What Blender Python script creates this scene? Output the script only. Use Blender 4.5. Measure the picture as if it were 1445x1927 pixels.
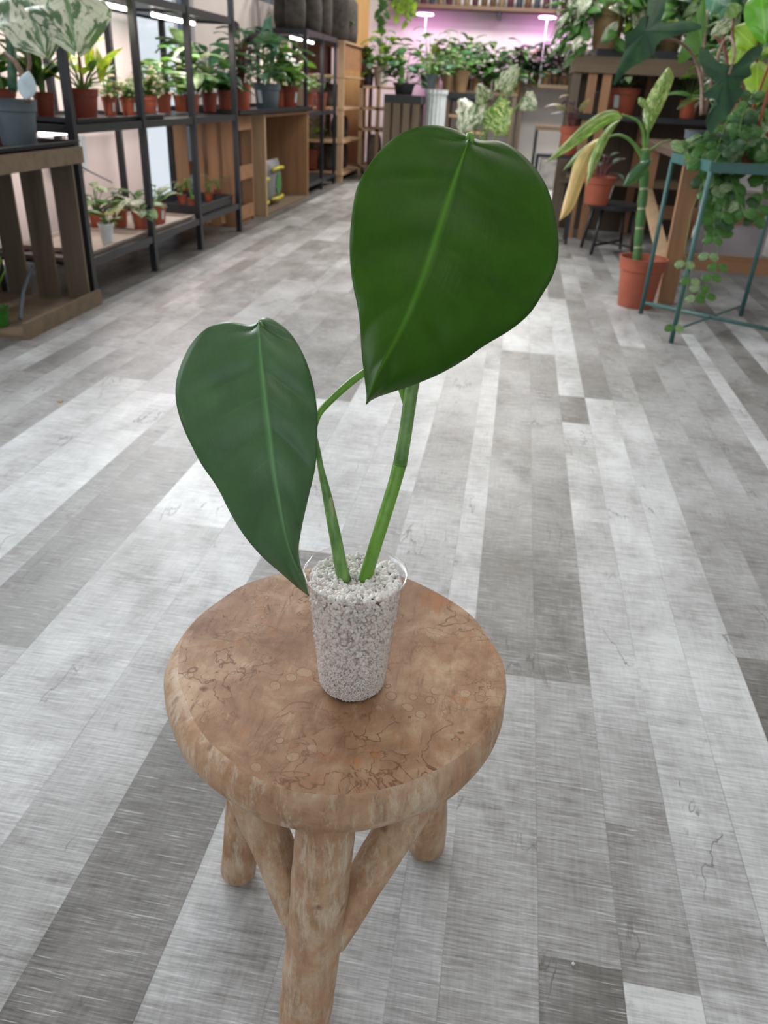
import bpy, bmesh, math, random
from mathutils import Vector, Matrix, noise
from math import pi, sin, cos, radians, sqrt
for o in list(bpy.data.objects): bpy.data.objects.remove(o)
scene = bpy.context.scene; col = scene.collection
rnd = random.Random(7)

# ------------------------------------------------------------------ camera
F, CX, CY, CAMH = 1447.0, 722.5, 963.5, 0.93
up = -Vector((-145, -2622, -F)).normalized()
yv = Vector((267.5, 783.5, -F)).normalized(); yv = (yv - up * yv.dot(up)).normalized()
xv = yv.cross(up)
RM = Matrix((xv, yv, up))                       # camera axes -> world
C = Vector((0, 0, CAMH))
cam_d = bpy.data.cameras.new('camera'); cam = bpy.data.objects.new('camera', cam_d); col.objects.link(cam)
cam.matrix_world = Matrix.Translation(C) @ RM.to_4x4()
cam_d.sensor_fit = 'VERTICAL'; cam_d.sensor_height = 36; cam_d.lens = F / 1927 * 36
cam_d.clip_start = 0.02; cam_d.clip_end = 60
cam_d.dof.use_dof = True; cam_d.dof.focus_distance = 0.70; cam_d.dof.aperture_fstop = 9.5
scene.camera = cam

def P(px, py, X=None, Y=None, Z=None, D=None):
    """point seen at (px,py) of the 1445x1927 frame, at a known x, y, z or depth"""
    d = RM @ Vector(((px - CX) / F, (CY - py) / F, -1))
    if D is not None: t = D
    elif X is not None: t = (X - C.x) / d.x
    elif Y is not None: t = (Y - C.y) / d.y
    else: t = (Z - C.z) / d.z
    return C + d * t
def depth(p): return -(RM.transposed() @ (p - C)).z

# ------------------------------------------------------------------ world, light, exposure
scene.view_settings.view_transform = 'Standard'; scene.view_settings.look = 'None'
scene.view_settings.gamma = 1; scene.view_settings.exposure = 0.0
w = bpy.data.worlds.new('sky'); scene.world = w; w.use_nodes = True
w.node_tree.nodes['Background'].inputs[0].default_value = (0.84, 0.92, 1.0, 1)
w.node_tree.nodes['Background'].inputs[1].default_value = 1.0
def area(name, loc, target, sx, sy, power, color=(1, 1, 1), spread=180):
    l = bpy.data.lights.new(name, 'AREA'); l.shape = 'RECTANGLE'; l.size = sx; l.size_y = sy
    l.energy = power; l.color = color; l.spread = radians(spread)
    o = bpy.data.objects.new(name, l); col.objects.link(o); o.location = loc
    o.rotation_euler = (Vector(target) - Vector(loc)).to_track_quat('-Z', 'Y').to_euler()
    return o
# daylight through the window openings
area('window_light_high', (-2.75, 4.2, 2.2), (0, 1.6, 0.2), 2.6, 1.1, 185, (0.93, 0.97, 1.0))
area('window_light_near', (-2.7, 1.2, 1.5), (0, 0.8, 0.2), 2.6, 1.7, 36, (0.9, 0.95, 1.0))
area('window_light_front', (0.6, -2.85, 1.6), (0.3, 2, 0.5), 4.5, 2.2, 23, (0.9, 0.96, 1.0))
# unseen area lights added below the ceiling to brighten the room
for i, (x, y, e) in enumerate([(0.4, 3.4, 12), (0.2, 6.2, 40), (-0.4, 9.4, 110), (1.6, 4.8, 11), (0.8, 8.2, 60), (0.3, 0.3, 9)]):
    area('ceiling_fill', (x, y, 2.9), (x, y + 0.001, 0), 1.2, 0.6, e, (1, 0.96, 0.9))

# ------------------------------------------------------------------ materials
MATS = {}
def newmat(name):
    m = bpy.data.materials.new(name); m.use_nodes = True
    nt = m.node_tree; b = nt.nodes['Principled BSDF']
    return m, nt, b
def N(nt, t, **kw):
    n = nt.nodes.new(t)
    for k, v in kw.items():
        if k in ('op',): n.operation = v
        elif isinstance(k, str) and hasattr(n, k) and k not in ('inputs',): setattr(n, k, v)
    return n
def math_(nt, op, a, b=None, clamp=False):
    n = nt.nodes.new('ShaderNodeMath'); n.operation = op; n.use_clamp = clamp
    for i, v in enumerate((a, b)):
        if v is None: continue
        if isinstance(v, (int, float)): n.inputs[i].default_value = v
        else: nt.links.new(v, n.inputs[i])
    return n.outputs[0]
def mixc(nt, f, a, b):
    n = nt.nodes.new('ShaderNodeMix'); n.data_type = 'RGBA'
    for s, v in ((n.inputs['Factor'], f), (n.inputs[6], a), (n.inputs[7], b)):
        if isinstance(v, (int, float)): s.default_value = v
        elif isinstance(v, tuple): s.default_value = (*v[:3], 1)
        else: nt.links.new(v, s)
    return n.outputs[2]
def ramp(nt, f, stops):
    n = nt.nodes.new('ShaderNodeValToRGB'); cr = n.color_ramp
    while len(cr.elements) < len(stops): cr.elements.new(0.5)
    for e, (p, c) in zip(cr.elements, stops):
        e.position = p; e.color = (*c, 1) if isinstance(c, tuple) else (c, c, c, 1)
    nt.links.new(f, n.inputs[0]); return n.outputs[0]
def coords(nt, kind='Object', scale=(1, 1, 1), add=None):
    t = nt.nodes.new('ShaderNodeTexCoord'); mp = nt.nodes.new('ShaderNodeMapping')
    mp.inputs['Scale'].default_value = scale
    src = t.outputs[kind]
    if add is not None:
        v = nt.nodes.new('ShaderNodeVectorMath'); v.operation = 'ADD'
        nt.links.new(src, v.inputs[0]); nt.links.new(add, v.inputs[1]); src = v.outputs[0]
    nt.links.new(src, mp.inputs[0]); return mp.outputs[0]
def noise_(nt, vec, scale, detail=3, rough=0.5, dist=0):
    n = nt.nodes.new('ShaderNodeTexNoise'); n.inputs['Scale'].default_value = scale
    n.inputs['Detail'].default_value = detail; n.inputs['Roughness'].default_value = rough
    n.inputs['Distortion'].default_value = dist
    nt.links.new(vec, n.inputs['Vector']); return n.outputs['Fac']
def bump(nt, b, h, strength, dist=0.002):
    n = nt.nodes.new('ShaderNodeBump'); n.inputs['Strength'].default_value = strength
    n.inputs['Distance'].default_value = dist
    nt.links.new(h, n.inputs['Height']); nt.links.new(n.outputs[0], b.inputs['Normal'])

def plain(name, c, rough=0.5, var=0.12, scale=25, metal=0, spec=0.5, bmp=0.0, stretch=(1, 1, 1)):
    if name in MATS: return MATS[name]
    m, nt, b = newmat(name)
    f = noise_(nt, coords(nt, 'Object', stretch), scale, 4, 0.6)
    c2 = tuple(max(0, x * (1 - var * 2)) for x in c); c3 = tuple(min(1, x * (1 + var * 1.6)) for x in c)
    nt.links.new(ramp(nt, f, [(0.3, c2), (0.5, c), (0.72, c3)]), b.inputs['Base Color'])
    b.inputs['Roughness'].default_value = rough; b.inputs['Metallic'].default_value = metal
    b.inputs['Specular IOR Level'].default_value = spec
    if bmp: bump(nt, b, f, bmp)
    MATS[name] = m; return m
def wood(name, c, dark=0.5, axis=2, scale=18, rough=0.65):
    if name in MATS: return MATS[name]
    m, nt, b = newmat(name)
    st = [1, 1, 1]; st[axis] = 0.08
    f = noise_(nt, coords(nt, 'Object', tuple(st)), scale, 6, 0.65, 0.4)
    g = noise_(nt, coords(nt, 'Object', (1, 1, 1)), 3, 3)
    c2 = tuple(x * dark for x in c); c3 = tuple(min(1, x * 1.25) for x in c)
    base = ramp(nt, f, [(0.25, c2), (0.5, c), (0.75, c3)])
    nt.links.new(mixc(nt, math_(nt, 'MULTIPLY', g, 0.5), base, c2), b.inputs['Base Color'])
    b.inputs['Roughness'].default_value = rough; bump(nt, b, f, 0.25, 0.003)
    MATS[name] = m; return m
def emit(name, c, s):
    if name in MATS: return MATS[name]
    m, nt, b = newmat(name)
    b.inputs['Base Color'].default_value = (*c, 1); b.inputs['Emission Color'].default_value = (*c, 1)
    b.inputs['Emission Strength'].default_value = s
    MATS[name] = m; return m
def leafmat(name, c, c2=None, vein=None, patt=0, thr=0.5, rough=0.38, trans=0.3, k=9.0, pscale=6):
    """leaf: c base, c2 second colour in blotches (patt = amount), vein colour lines drawn from the uv of the blade"""
    if name in MATS: return MATS[name]
    m, nt, b = newmat(name)
    uv = coords(nt, 'UV')
    sep = nt.nodes.new('ShaderNodeSeparateXYZ'); nt.links.new(uv, sep.inputs[0])
    u = math_(nt, 'ABSOLUTE', math_(nt, 'SUBTRACT', math_(nt, 'MULTIPLY', sep.outputs[0], 2.0), 1.0))
    v = sep.outputs[1]
    obj = coords(nt, 'Object')
    f = noise_(nt, obj, 14, 3, 0.6)
    base = ramp(nt, f, [(0.3, tuple(x * 0.75 for x in c)), (0.7, tuple(min(1, x * 1.3) for x in c))])
    if c2:
        st = coords(nt, 'UV', (3.2, 1.4, 1))
        add = nt.nodes.new('ShaderNodeVectorMath'); add.operation = 'ADD'
        nt.links.new(st, add.inputs[0]); nt.links.new(coords(nt, 'Object', (3, 3, 3)), add.inputs[1])
        g = noise_(nt, add.outputs[0], pscale * 0.6, 5, 0.6, 0.6)
        base = mixc(nt, ramp(nt, g, [(thr, 0.0), (thr + 0.06, patt)]), base, c2)
    ph = math_(nt, 'FRACT', math_(nt, 'MULTIPLY', math_(nt, 'SUBTRACT', v, math_(nt, 'MULTIPLY', u, 0.3)), k))
    ln = math_(nt, 'ABSOLUTE', math_(nt, 'SUBTRACT', ph, 0.5))
    vl = ramp(nt, ln, [(0.0, 1.0), (0.09, 0.0)])
    ml = ramp(nt, u, [(0.03, 1.0), (0.09, 0.0)])
    vc = vein or tuple(min(1, x * 1.7 + 0.01) for x in c)
    base = mixc(nt, math_(nt, 'MAXIMUM', math_(nt, 'MULTIPLY', vl, 0.45), math_(nt, 'MULTIPLY', ml, 0.8)), base, vc)
    nt.links.new(base, b.inputs['Base Color']); b.inputs['Roughness'].default_value = rough
    tr = nt.nodes.new('ShaderNodeBsdfTranslucent'); nt.links.new(mixc(nt, 0.35, base, (0.25, 0.5, 0.02) if c[1] > c[0] * 1.15 else base), tr.inputs[0])
    ms = nt.nodes.new('ShaderNodeMixShader'); ms.inputs[0].default_value = trans
    out = nt.nodes['Material Output']
    nt.links.new(b.outputs[0], ms.inputs[1]); nt.links.new(tr.outputs[0], ms.inputs[2]); nt.links.new(ms.outputs[0], out.inputs[0])
    bump(nt, b, math_(nt, 'MAXIMUM', vl, ml), 0.3, 0.002)
    MATS[name] = m; return m

BLACK = plain('black_metal', (0.014, 0.017, 0.022), 0.42, 0.1)
DTRAY = plain('dark_plastic', (0.02, 0.023, 0.028), 0.45, 0.1)
SHELFB = plain('shelf_board', (0.16, 0.135, 0.12), 0.5, 0.18, 8)
TANTRAY = plain('tan_tray', (0.42, 0.36, 0.31), 0.45, 0.1, 12)
TERRA = plain('terracotta_plastic', (0.36, 0.088, 0.045), 0.45, 0.08, 9)
TERRAD = plain('dark_terracotta', (0.22, 0.045, 0.025), 0.45, 0.1, 9)
GREYP = plain('grey_plastic', (0.085, 0.11, 0.125), 0.5, 0.08, 9)
WHITEP = plain('white_plastic', (0.62, 0.68, 0.70), 0.4, 0.05, 20)
SOIL = plain('soil', (0.035, 0.022, 0.015), 0.95, 0.4, 90, bmp=0.8)
WALL = plain('wall_paint', (0.80, 0.71, 0.68), 0.8, 0.03, 3)
WALLB = plain('wall_white', (0.70, 0.68, 0.66), 0.8, 0.04, 2)
GLASSW = None
TEAL = plain('teal_metal', (0.045, 0.125, 0.115), 0.42, 0.08)
CRATE = wood('crate_wood', (0.15, 0.115, 0.078), 0.55)
CRATEH = wood('crate_wood_flat', (0.17, 0.12, 0.075), 0.55, 0)
WARM = wood('warm_wood', (0.36, 0.19, 0.095), 0.55)
WARMH = wood('warm_wood_flat', (0.34, 0.17, 0.08), 0.5, 0)
PALEW = wood('pale_wood', (0.46, 0.31, 0.18), 0.7)
PALEWH = wood('pale_wood_flat', (0.44, 0.29, 0.17), 0.7, 0)
SACK = plain('sack_cloth', (0.06, 0.052, 0.046), 0.9, 0.25, 14, bmp=0.4)
SACKL = plain('pale_sack', (0.36, 0.33, 0.28), 0.85, 0.2, 10, bmp=0.3)
BROWNPOT = plain('brown_pot', (0.30, 0.19, 0.10), 0.6, 0.15, 7)
G_MID = leafmat('leaf_green', (0.045, 0.14, 0.025))
G_DARK = leafmat('leaf_dark_green', (0.018, 0.065, 0.022), rough=0.3)
G_LIME = leafmat('leaf_lime', (0.24, 0.40, 0.03), trans=0.35)
G_BLUE = leafmat('leaf_blue_green', (0.07, 0.20, 0.13), rough=0.25)
G_SILV = leafmat('leaf_silver_vein', (0.03, 0.07, 0.045), vein=(0.45, 0.5, 0.42), k=7)
G_WHITE = leafmat('leaf_white_variegated', (0.06, 0.12, 0.05), (0.60, 0.60, 0.47), None, 0.95, 0.46, trans=0.2)
G_CREAM = leafmat('leaf_cream_spotted', (0.065, 0.16, 0.02), (0.62, 0.68, 0.30), None, 0.95, 0.50, pscale=10, trans=0.3)
G_PINK = leafmat('leaf_pink_green', (0.12, 0.17, 0.07), (0.62, 0.36, 0.30), None, 0.9, 0.47, pscale=9)
G_CROT = leafmat('leaf_yellow_orange', (0.12, 0.26, 0.02), (0.75, 0.55, 0.06), None, 0.95, 0.50, trans=0.35)
G_PURP = leafmat('leaf_dusky_purple', (0.07, 0.06, 0.06), (0.30, 0.18, 0.25), None, 0.5, 0.5)
G_ALOC = leafmat('leaf_dark_velvet', (0.028, 0.095, 0.040), vein=(0.008, 0.03, 0.018), k=5, rough=0.5, trans=0.15)
G_DRY = leafmat('leaf_drying', (0.50, 0.42, 0.16), (0.62, 0.32, 0.12), None, 0.9, 0.5, pscale=4)
G_PALE = leafmat('leaf_pale_green', (0.14, 0.24, 0.10), (0.42, 0.48, 0.30), None, 0.8, 0.5)
STEMG = plain('stem_green', (0.10, 0.20, 0.04), 0.45, 0.15, 40)
STEMB = plain('stem_brown', (0.16, 0.10, 0.065), 0.6, 0.2, 40)
STEMR = plain('stem_red', (0.16, 0.03, 0.03), 0.5, 0.2, 40)

# ------------------------------------------------------------------ mesh builder
class MB:
    def __init__(s): s.v = []; s.f = []; s.uv = []; s.mi = []; s.k = 0
    def add(s, vs, fs, uvs=None, mi=0):
        o = len(s.v); s.v += [tuple(p) for p in vs]
        for f in fs:
            s.f.append(tuple(i + o for i in f)); s.mi.append(mi)
            s.uv.append([(uvs[i] if uvs else (0, 0)) for i in f])
    def box(s, a, b, mi=0, taper=None):
        x0, y0, z0 = a; x1, y1, z1 = b
        s.add([(x0, y0, z0), (x1, y0, z0), (x1, y1, z0), (x0, y1, z0), (x0, y0, z1), (x1, y0, z1), (x1, y1, z1), (x0, y1, z1)],
              [(0, 3, 2, 1), (4, 5, 6, 7), (0, 1, 5, 4), (1, 2, 6, 5), (2, 3, 7, 6), (3, 0, 4, 7)], None, mi)
    def bar(s, a, b, wx, wy=None, mi=0, upv=None):
        a = Vector(a); b = Vector(b); d = (b - a).normalized(); wy = wy or wx
        u = Vector(upv) if upv else (Vector((0, 0, 1)) if abs(d.z) < 0.9 else Vector((0, 1, 0)))
        x = d.cross(u).normalized(); y = x.cross(d).normalized()
        vs = [p + x * sx * wx / 2 + y * sy * wy / 2 for p in (a, b) for sx, sy in ((-1, -1), (1, -1), (1, 1), (-1, 1))]
        s.add(vs, [(3, 2, 1, 0), (4, 5, 6, 7), (0, 1, 5, 4), (1, 2, 6, 5), (2, 3, 7, 6), (3, 0, 4, 7)], None, mi)
    def tube(s, pts, rs, seg=8, mi=0, cap=True):
        pts = [Vector(p) for p in pts]; n = len(pts)
        if isinstance(rs, (int, float)): rs = [rs] * n
        vs = []; x = None
        for i, p in enumerate(pts):
            d = (pts[min(i + 1, n - 1)] - pts[max(i - 1, 0)]).normalized()
            if x is None:
                a = Vector((0, 0, 1)) if abs(d.z) < 0.9 else Vector((1, 0, 0)); x = d.cross(a).normalized()
            x = (x - d * x.dot(d)).normalized(); y = d.cross(x)
            for k in range(seg):
                t = 2 * pi * k / seg; vs.append(p + (x * cos(t) + y * sin(t)) * rs[i])
        fs = [(i * seg + k, i * seg + (k + 1) % seg, (i + 1) * seg + (k + 1) % seg, (i + 1) * seg + k) for i in range(n - 1) for k in range(seg)]
        uv = [(k % seg / seg, i / max(1, n - 1)) for i in range(n) for k in range(seg)]
        if cap: fs += [tuple(reversed(range(seg))), tuple(range((n - 1) * seg, n * seg))]
        s.add(vs, fs, uv, mi)
    def lathe(s, prof, seg=24, c=(0, 0, 0), mi=0, wob=0):
        vs = []; n = len(prof)
        for r, z in prof:
            for k in range(seg):
                t = 2 * pi * k / seg; q = 1 + wob * sin(3 * t + z * 40)
                vs.append((c[0] + r * q * cos(t), c[1] + r * q * sin(t), c[2] + z))
        fs = [(i * seg + k, i * seg + (k + 1) % seg, (i + 1) * seg + (k + 1) % seg, (i + 1) * seg + k) for i in range(n - 1) for k in range(seg)]
        if prof[0][0] > 1e-4: fs.append(tuple(reversed(range(seg))))
        if prof[-1][0] > 1e-4: fs.append(tuple(range((n - 1) * seg, n * seg)))
        s.add(vs, fs, None, mi)
    def blade(s, base, d, nrm, L, W, shape='oval', droop=0.5, fold=0.15, mi=0, rows=7, cols=2, wave=0.0):
        base = Vector(base); d = Vector(d).normalized(); nrm = Vector(nrm)
        side = d.cross(nrm)
        if side.length < 1e-3: side = d.cross(Vector((1, 0.2, 0)))
        side.normalize(); nrm = side.cross(d).normalized()
        vs = []; uvs = []; p = base.copy(); ph = rnd.random() * 6
        for i in range(rows + 1):
            t = i / rows
            if shape == 'heart': wd = (0.55 + 0.45 * sin(pi * min(1, t * 1.9) * 0.5 + 0.3)) * (1 - t ** 2.2) ** 0.9 if t < 1 else 0
            elif shape == 'round': wd = sqrt(max(0, 1 - (2 * t - 1) ** 2))
            elif shape == 'lance': wd = sin(pi * t ** 0.75) ** 0.8 if 0 < t < 1 else 0.05
            elif shape == 'strap': wd = min(1, t * 6 + 0.2) * (1 - t ** 4)
            elif shape == 'arrow': wd = (1 - t) ** 0.85
            else: wd = sin(pi * t ** 0.85) ** 0.75 if 0 < t < 1 else 0.04
            if wave: wd *= 1 + wave * sin(t * 22 + ph)
            for j in range(-cols, cols + 1):
                u = j / cols; au = abs(u)
                q = p + side * (u * wd * W / 2) + nrm * (au * wd * W / 2 * fold) - nrm * (au * au * W * 0.12)
                if shape in ('heart', 'arrow'): q -= d * (au * au * L * (0.22 if shape == 'heart' else 0.35) * (1 - t) ** 3)
                if wave: q += nrm * sin(t * 16 + ph + u * 2) * W * 0.05 * au
                vs.append(q); uvs.append((u * 0.5 + 0.5, t))
            p = p + d * (L / rows)
            if droop:
                ax = side; d = (Matrix.Rotation(-droop / rows, 3, ax) @ d).normalized(); nrm = side.cross(d).normalized()
        c = 2 * cols + 1
        fs = [(i * c + j, i * c + j + 1, (i + 1) * c + j + 1, (i + 1) * c + j) for i in range(rows) for j in range(2 * cols)]
        s.add(vs, fs, uvs, mi)
    def build(s, name, mats, parent=None, loc=None, smooth=False):
        me = bpy.data.meshes.new(name); me.from_pydata(s.v, [], s.f); 
        for m in (mats if isinstance(mats, (list, tuple)) else [mats]): me.materials.append(m)
        me.polygons.foreach_set('material_index', s.mi)
        uvl = me.uv_layers.new(name='uv'); flat = [c for f in s.uv for p in f for c in p]
        uvl.data.foreach_set('uv', flat)
        if smooth:
            me.polygons.foreach_set('use_smooth', [True] * len(s.f))
        me.update()
        o = bpy.data.objects.new(name, me); col.objects.link(o)
        if parent: o.parent = parent
        if loc is not None: o.location = loc
        return o
def smooth_auto(o, ang=35):
    me = o.data; me.polygons.foreach_set('use_smooth', [True] * len(me.polygons))
    me.set_sharp_from_angle(angle=radians(ang)); return o
def bevel(o, w, seg=2):
    m = o.modifiers.new('bevel', 'BEVEL'); m.width = w; m.segments = seg; m.limit_method = 'ANGLE'; return o
def tag(o, label=None, cat=None, group=None, kind=None):
    if label: o['label'] = label
    if cat: o['category'] = cat
    if group: o['group'] = group
    if kind: o['kind'] = kind
    return o
def empty(name, loc, label, cat, group=None, rz=0):
    o = bpy.data.objects.new(name, None); col.objects.link(o); o.location = loc; o.rotation_euler.z = rz
    o.empty_display_size = 0.02; return tag(o, label, cat, group)
def struct(mb, name, m):
    o = mb.build(name, m); o['kind'] = 'structure'; return o

# ------------------------------------------------------------------ floor
def floor_material():
    m, nt, b = newmat('vinyl_planks')
    at = nt.nodes.new('ShaderNodeAttribute'); at.attribute_name = 'tone'
    sd = nt.nodes.new('ShaderNodeAttribute'); sd.attribute_name = 'seed'
    sm = nt.nodes.new('ShaderNodeAttribute'); sm.attribute_name = 'smudge'
    comb = nt.nodes.new('ShaderNodeCombineXYZ')
    nt.links.new(math_(nt, 'MULTIPLY', sd.outputs['Fac'], 37.0), comb.inputs[0]); nt.links.new(math_(nt, 'MULTIPLY', sd.outputs['Fac'], 91.0), comb.inputs[1])
    off = comb.outputs[0]
    def nz(sx, sy, sc, det=4, ro=0.6, dist=0.0): return noise_(nt, coords(nt, 'Object', (sx, sy, 1), off), sc, det, ro, dist)
    cross = nz(0.05, 1.0, 300, 4, 0.7)          # saw lines across the plank
    cross2 = nz(0.12, 1.0, 60, 5, 0.7)
    weave = nz(1.0, 0.10, 190, 3, 0.6)          # fine grain along the plank
    blot = nz(1.0, 0.55, 9, 6, 0.68, 0.3)
    blot2 = nz(1.0, 0.7, 3.6, 3, 0.5)
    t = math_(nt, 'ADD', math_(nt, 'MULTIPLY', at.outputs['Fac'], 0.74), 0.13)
    smf = math_(nt, 'MULTIPLY', sm.outputs['Fac'], ramp(nt, math_(nt, 'ADD', math_(nt, 'MULTIPLY', blot, 0.62), math_(nt, 'MULTIPLY', cross2, 0.38)), [(0.47, 0.0), (0.60, 1.0)]))
    v = math_(nt, 'ADD', t, math_(nt, 'MULTIPLY', math_(nt, 'SUBTRACT', blot, 0.5), 0.95))
    v = math_(nt, 'ADD', v, math_(nt, 'MULTIPLY', math_(nt, 'SUBTRACT', blot2, 0.5), 0.75))
    v = math_(nt, 'ADD', v, math_(nt, 'MULTIPLY', math_(nt, 'SUBTRACT', cross2, 0.5), 0.62))
    v = math_(nt, 'ADD', v, math_(nt, 'MULTIPLY', math_(nt, 'SUBTRACT', cross, 0.5), 0.95))
    v = math_(nt, 'ADD', v, math_(nt, 'MULTIPLY', math_(nt, 'SUBTRACT', weave, 0.5), 0.26))
    v = math_(nt, 'SUBTRACT', v, math_(nt, 'MULTIPLY', smf, 0.62))
    colr = ramp(nt, v, [(0.0, (0.075, 0.070, 0.064)), (0.3, (0.185, 0.178, 0.170)), (0.6, (0.36, 0.36, 0.36)), (0.95, (0.62, 0.635, 0.64))])
    scr = ramp(nt, nz(0.035, 1.0, 420, 2, 0.5), [(0.63, 0.0), (0.70, 0.55)])
    colr = mixc(nt, scr, colr, (0.66, 0.68, 0.69))
    # thin cracks running along the boards
    cr = nz(1.0, 0.28, 7, 5, 0.55, 0.5)
    crl = math_(nt, 'ABSOLUTE', math_(nt, 'SUBTRACT', cr, 0.5))
    crm = math_(nt, 'MULTIPLY', ramp(nt, crl, [(0.0, 1.0), (0.006, 0.0)]), ramp(nt, nz(1, 0.8, 5, 2), [(0.56, 0.0), (0.62, 0.8)]))
    colr = mixc(nt, crm, colr, (0.07, 0.065, 0.06))
    # seams between strips (uv: across 0..1)
    sep = nt.nodes.new('ShaderNodeSeparateXYZ'); nt.links.new(coords(nt, 'UV'), sep.inputs[0])
    e = math_(nt, 'MINIMUM', sep.outputs[0], math_(nt, 'SUBTRACT', 1.0, sep.outputs[0]))
    seam = math_(nt, 'MULTIPLY', ramp(nt, e, [(0.0, 1.0), (0.012, 0.0)]), ramp(nt, nz(0.2, 1, 2.5, 2), [(0.45, 0.25), (0.62, 0.9)]))
    colr = mixc(nt, math_(nt, 'MULTIPLY', seam, 0.55), colr, (0.06, 0.058, 0.055))
    nt.links.new(colr, b.inputs['Base Color'])
    nt.links.new(ramp(nt, blot, [(0.3, 0.48), (0.7, 0.36)]), b.inputs['Roughness'])
    b.inputs['Specular IOR Level'].default_value = 0.45
    h = math_(nt, 'ADD', math_(nt, 'MULTIPLY', cross, 0.6), math_(nt, 'MULTIPLY', cross2, 0.5))
    bump(nt, b, h, 0.35, 0.0012)
    return m
# strips: right edge x, then (far end y, tone, smudge) segments from near to far
R_ = [
 (-1.44, None), (-1.33, [(2.1, .45, .3), (3.4, .55, .2)]), (-1.175, [(1.9, .8, .1), (2.4, .72, .1)]), (-1.0, [(1.2, .8, .1), (2.3, .83, .15), (3.3, .62, .3)]),
 (-.94, [(1.1, .62, .3), (2.0, .42, .5), (2.7, .55, .3)]), (-.78, [(1.0, .58, .3), (1.9, .36, .5), (2.6, .6, .3)]), (-.583, [(0.8, .72, .1), (1.5, .66, .2), (2.4, .85, .1), (3.4, .4, .5)]),
 (-.46, [(0.62, .62, .3), (1.05, .52, .3), (1.6, .74, .3), (2.4, .84, .1), (3.3, .42, .4)]), (-.31, [(1.45, .30, .55), (1.78, .82, .1), (2.6, .85, .1), (3.6, .62, .2)]),
 (-.17, [(0.9, .72, .1), (1.3, .5, .4), (1.8, .6, .3), (2.5, .82, .2), (3.5, .75, .2)]), (-.035, [(0.62, .74, .5), (1.3, .66, .2), (1.78, .66, .2), (2.3, .5, .3), (3.3, .62, .3)]),
 (.025, [(1.12, .70, .6), (1.6, .74, .3), (2.9, .8, .2), (4, .6, .2)]), (.142, [(1.12, .70, .62), (1.55, .38, .6), (3.17, .42, .3), (3.9, .82, .1), (5, .6, .2)]),
 (.243, [(0.60, .34, .5), (0.86, .55, .2), (1.12, .50, .2), (1.5, .36, .7), (3.17, .43, .3), (3.9, .85, .1)]),
 (.334, [(0.585, .86, 0), (0.82, .34, .5), (1.05, .55, .2), (2.42, .74, .1), (2.68, .25, .2), (4.2, .84, .1)]),
 (.43, [(2.68, .88, .08), (4.2, .44, .3), (5.4, .6, .2)]), (.53, [(2.68, .86, .15), (4.2, .46, .3), (5.5, .56, .2)]), (.64, [(1.27, .18, .5), (2.7, .58, .2), (3.4, .48, .3), (4.4, .7, .1)]),
 (.73, [(1.7, .48, .5), (3.34, .64, .35), (4.6, .5, .3)]), (.835, [(1.7, .46, .6), (3.34, .62, .6), (4.4, .45, .2)]), (.895, [(3.7, .85, .1)])]
def build_floor():
    mb = MB(); tones = []; seeds = []; smud = []
    def quad(x0, x1, y0, y1, t, s, sd, sm_):
        mb.add([(x0, y0, 0), (x1, y0, 0), (x1, y1, 0), (x0, y1, 0)], [(0, 1, 2, 3)], [(0, y0), (1, y0), (1, y1), (0, y1)])
        tones.append(t); seeds.append(sd); smud.append(s)
    edges = []; x = -2.6
    while x < -1.46: edges.append((x, min(x + 0.097, -1.44), [])); x += 0.097
    prev = -1.44
    for xr, segs in R_[1:]: edges.append((prev, xr, segs)); prev = xr
    k = 0
    while prev < 4.0:
        wd = (0.10, 0.094, 0.13, 0.066)[k % 4]; edges.append((prev, prev + wd, [])); prev += wd; k += 1
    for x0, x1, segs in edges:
        y = -3.2; sd = rnd.random(); shelf_shade = 0.4 if x1 < -1.77 else 1  # planks under the left shelf toned down: shelf shadow put into their colour
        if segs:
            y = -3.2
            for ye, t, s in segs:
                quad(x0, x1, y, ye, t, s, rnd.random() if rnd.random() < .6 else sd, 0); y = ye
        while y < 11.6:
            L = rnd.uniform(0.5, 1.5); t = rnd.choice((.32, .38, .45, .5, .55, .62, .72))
            quad(x0, x1, y, min(y + L, 11.6), t * shelf_shade - (1 - shelf_shade) * .3, rnd.uniform(0.0, .5), rnd.random(), 0); y += L
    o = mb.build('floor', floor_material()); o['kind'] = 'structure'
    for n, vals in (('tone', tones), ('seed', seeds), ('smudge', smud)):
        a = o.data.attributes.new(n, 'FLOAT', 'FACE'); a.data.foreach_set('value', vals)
build_floor()

# ------------------------------------------------------------------ room shell
XL, YB, XR, YF, ZC = -2.42, 11.3, 3.6, -2.9, 3.0
def wall_with_holes(name, plane, lo, hi, holes, m, fixed, thick, zc=ZC):
    mb = MB(); cuts = sorted(set([lo, hi] + [h[0] for h in holes] + [h[1] for h in holes]))
    for a, b_ in zip(cuts[:-1], cuts[1:]):
        hs = [h for h in holes if h[0] <= a + 1e-6 and h[1] >= b_ - 1e-6]
        spans = [(0, zc)]
        for h in hs:
            ns = []
            for s0, s1 in spans:
                if h[2] > s0: ns.append((s0, min(s1, h[2])))
                if h[3] < s1: ns.append((max(s0, h[3]), s1))
            spans = ns
        for s0, s1 in spans:
            if plane == 'x': mb.box((min(fixed, fixed + thick), a, s0), (max(fixed, fixed + thick), b_, s1))
            else: mb.box((a, min(fixed, fixed + thick), s0), (b_, max(fixed, fixed + thick), s1))
    return struct(mb, name, m)
wall_with_holes('wall_left', 'x', YF, YB, [(-0.4, 2.5, 0.55, 2.5), (5.25, 6.25, 0.12, 2.45), (2.7, 5.0, 1.55, 2.7), (6.6, 8.4, 1.55, 2.6)], WALL, XL, -0.16)
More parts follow.
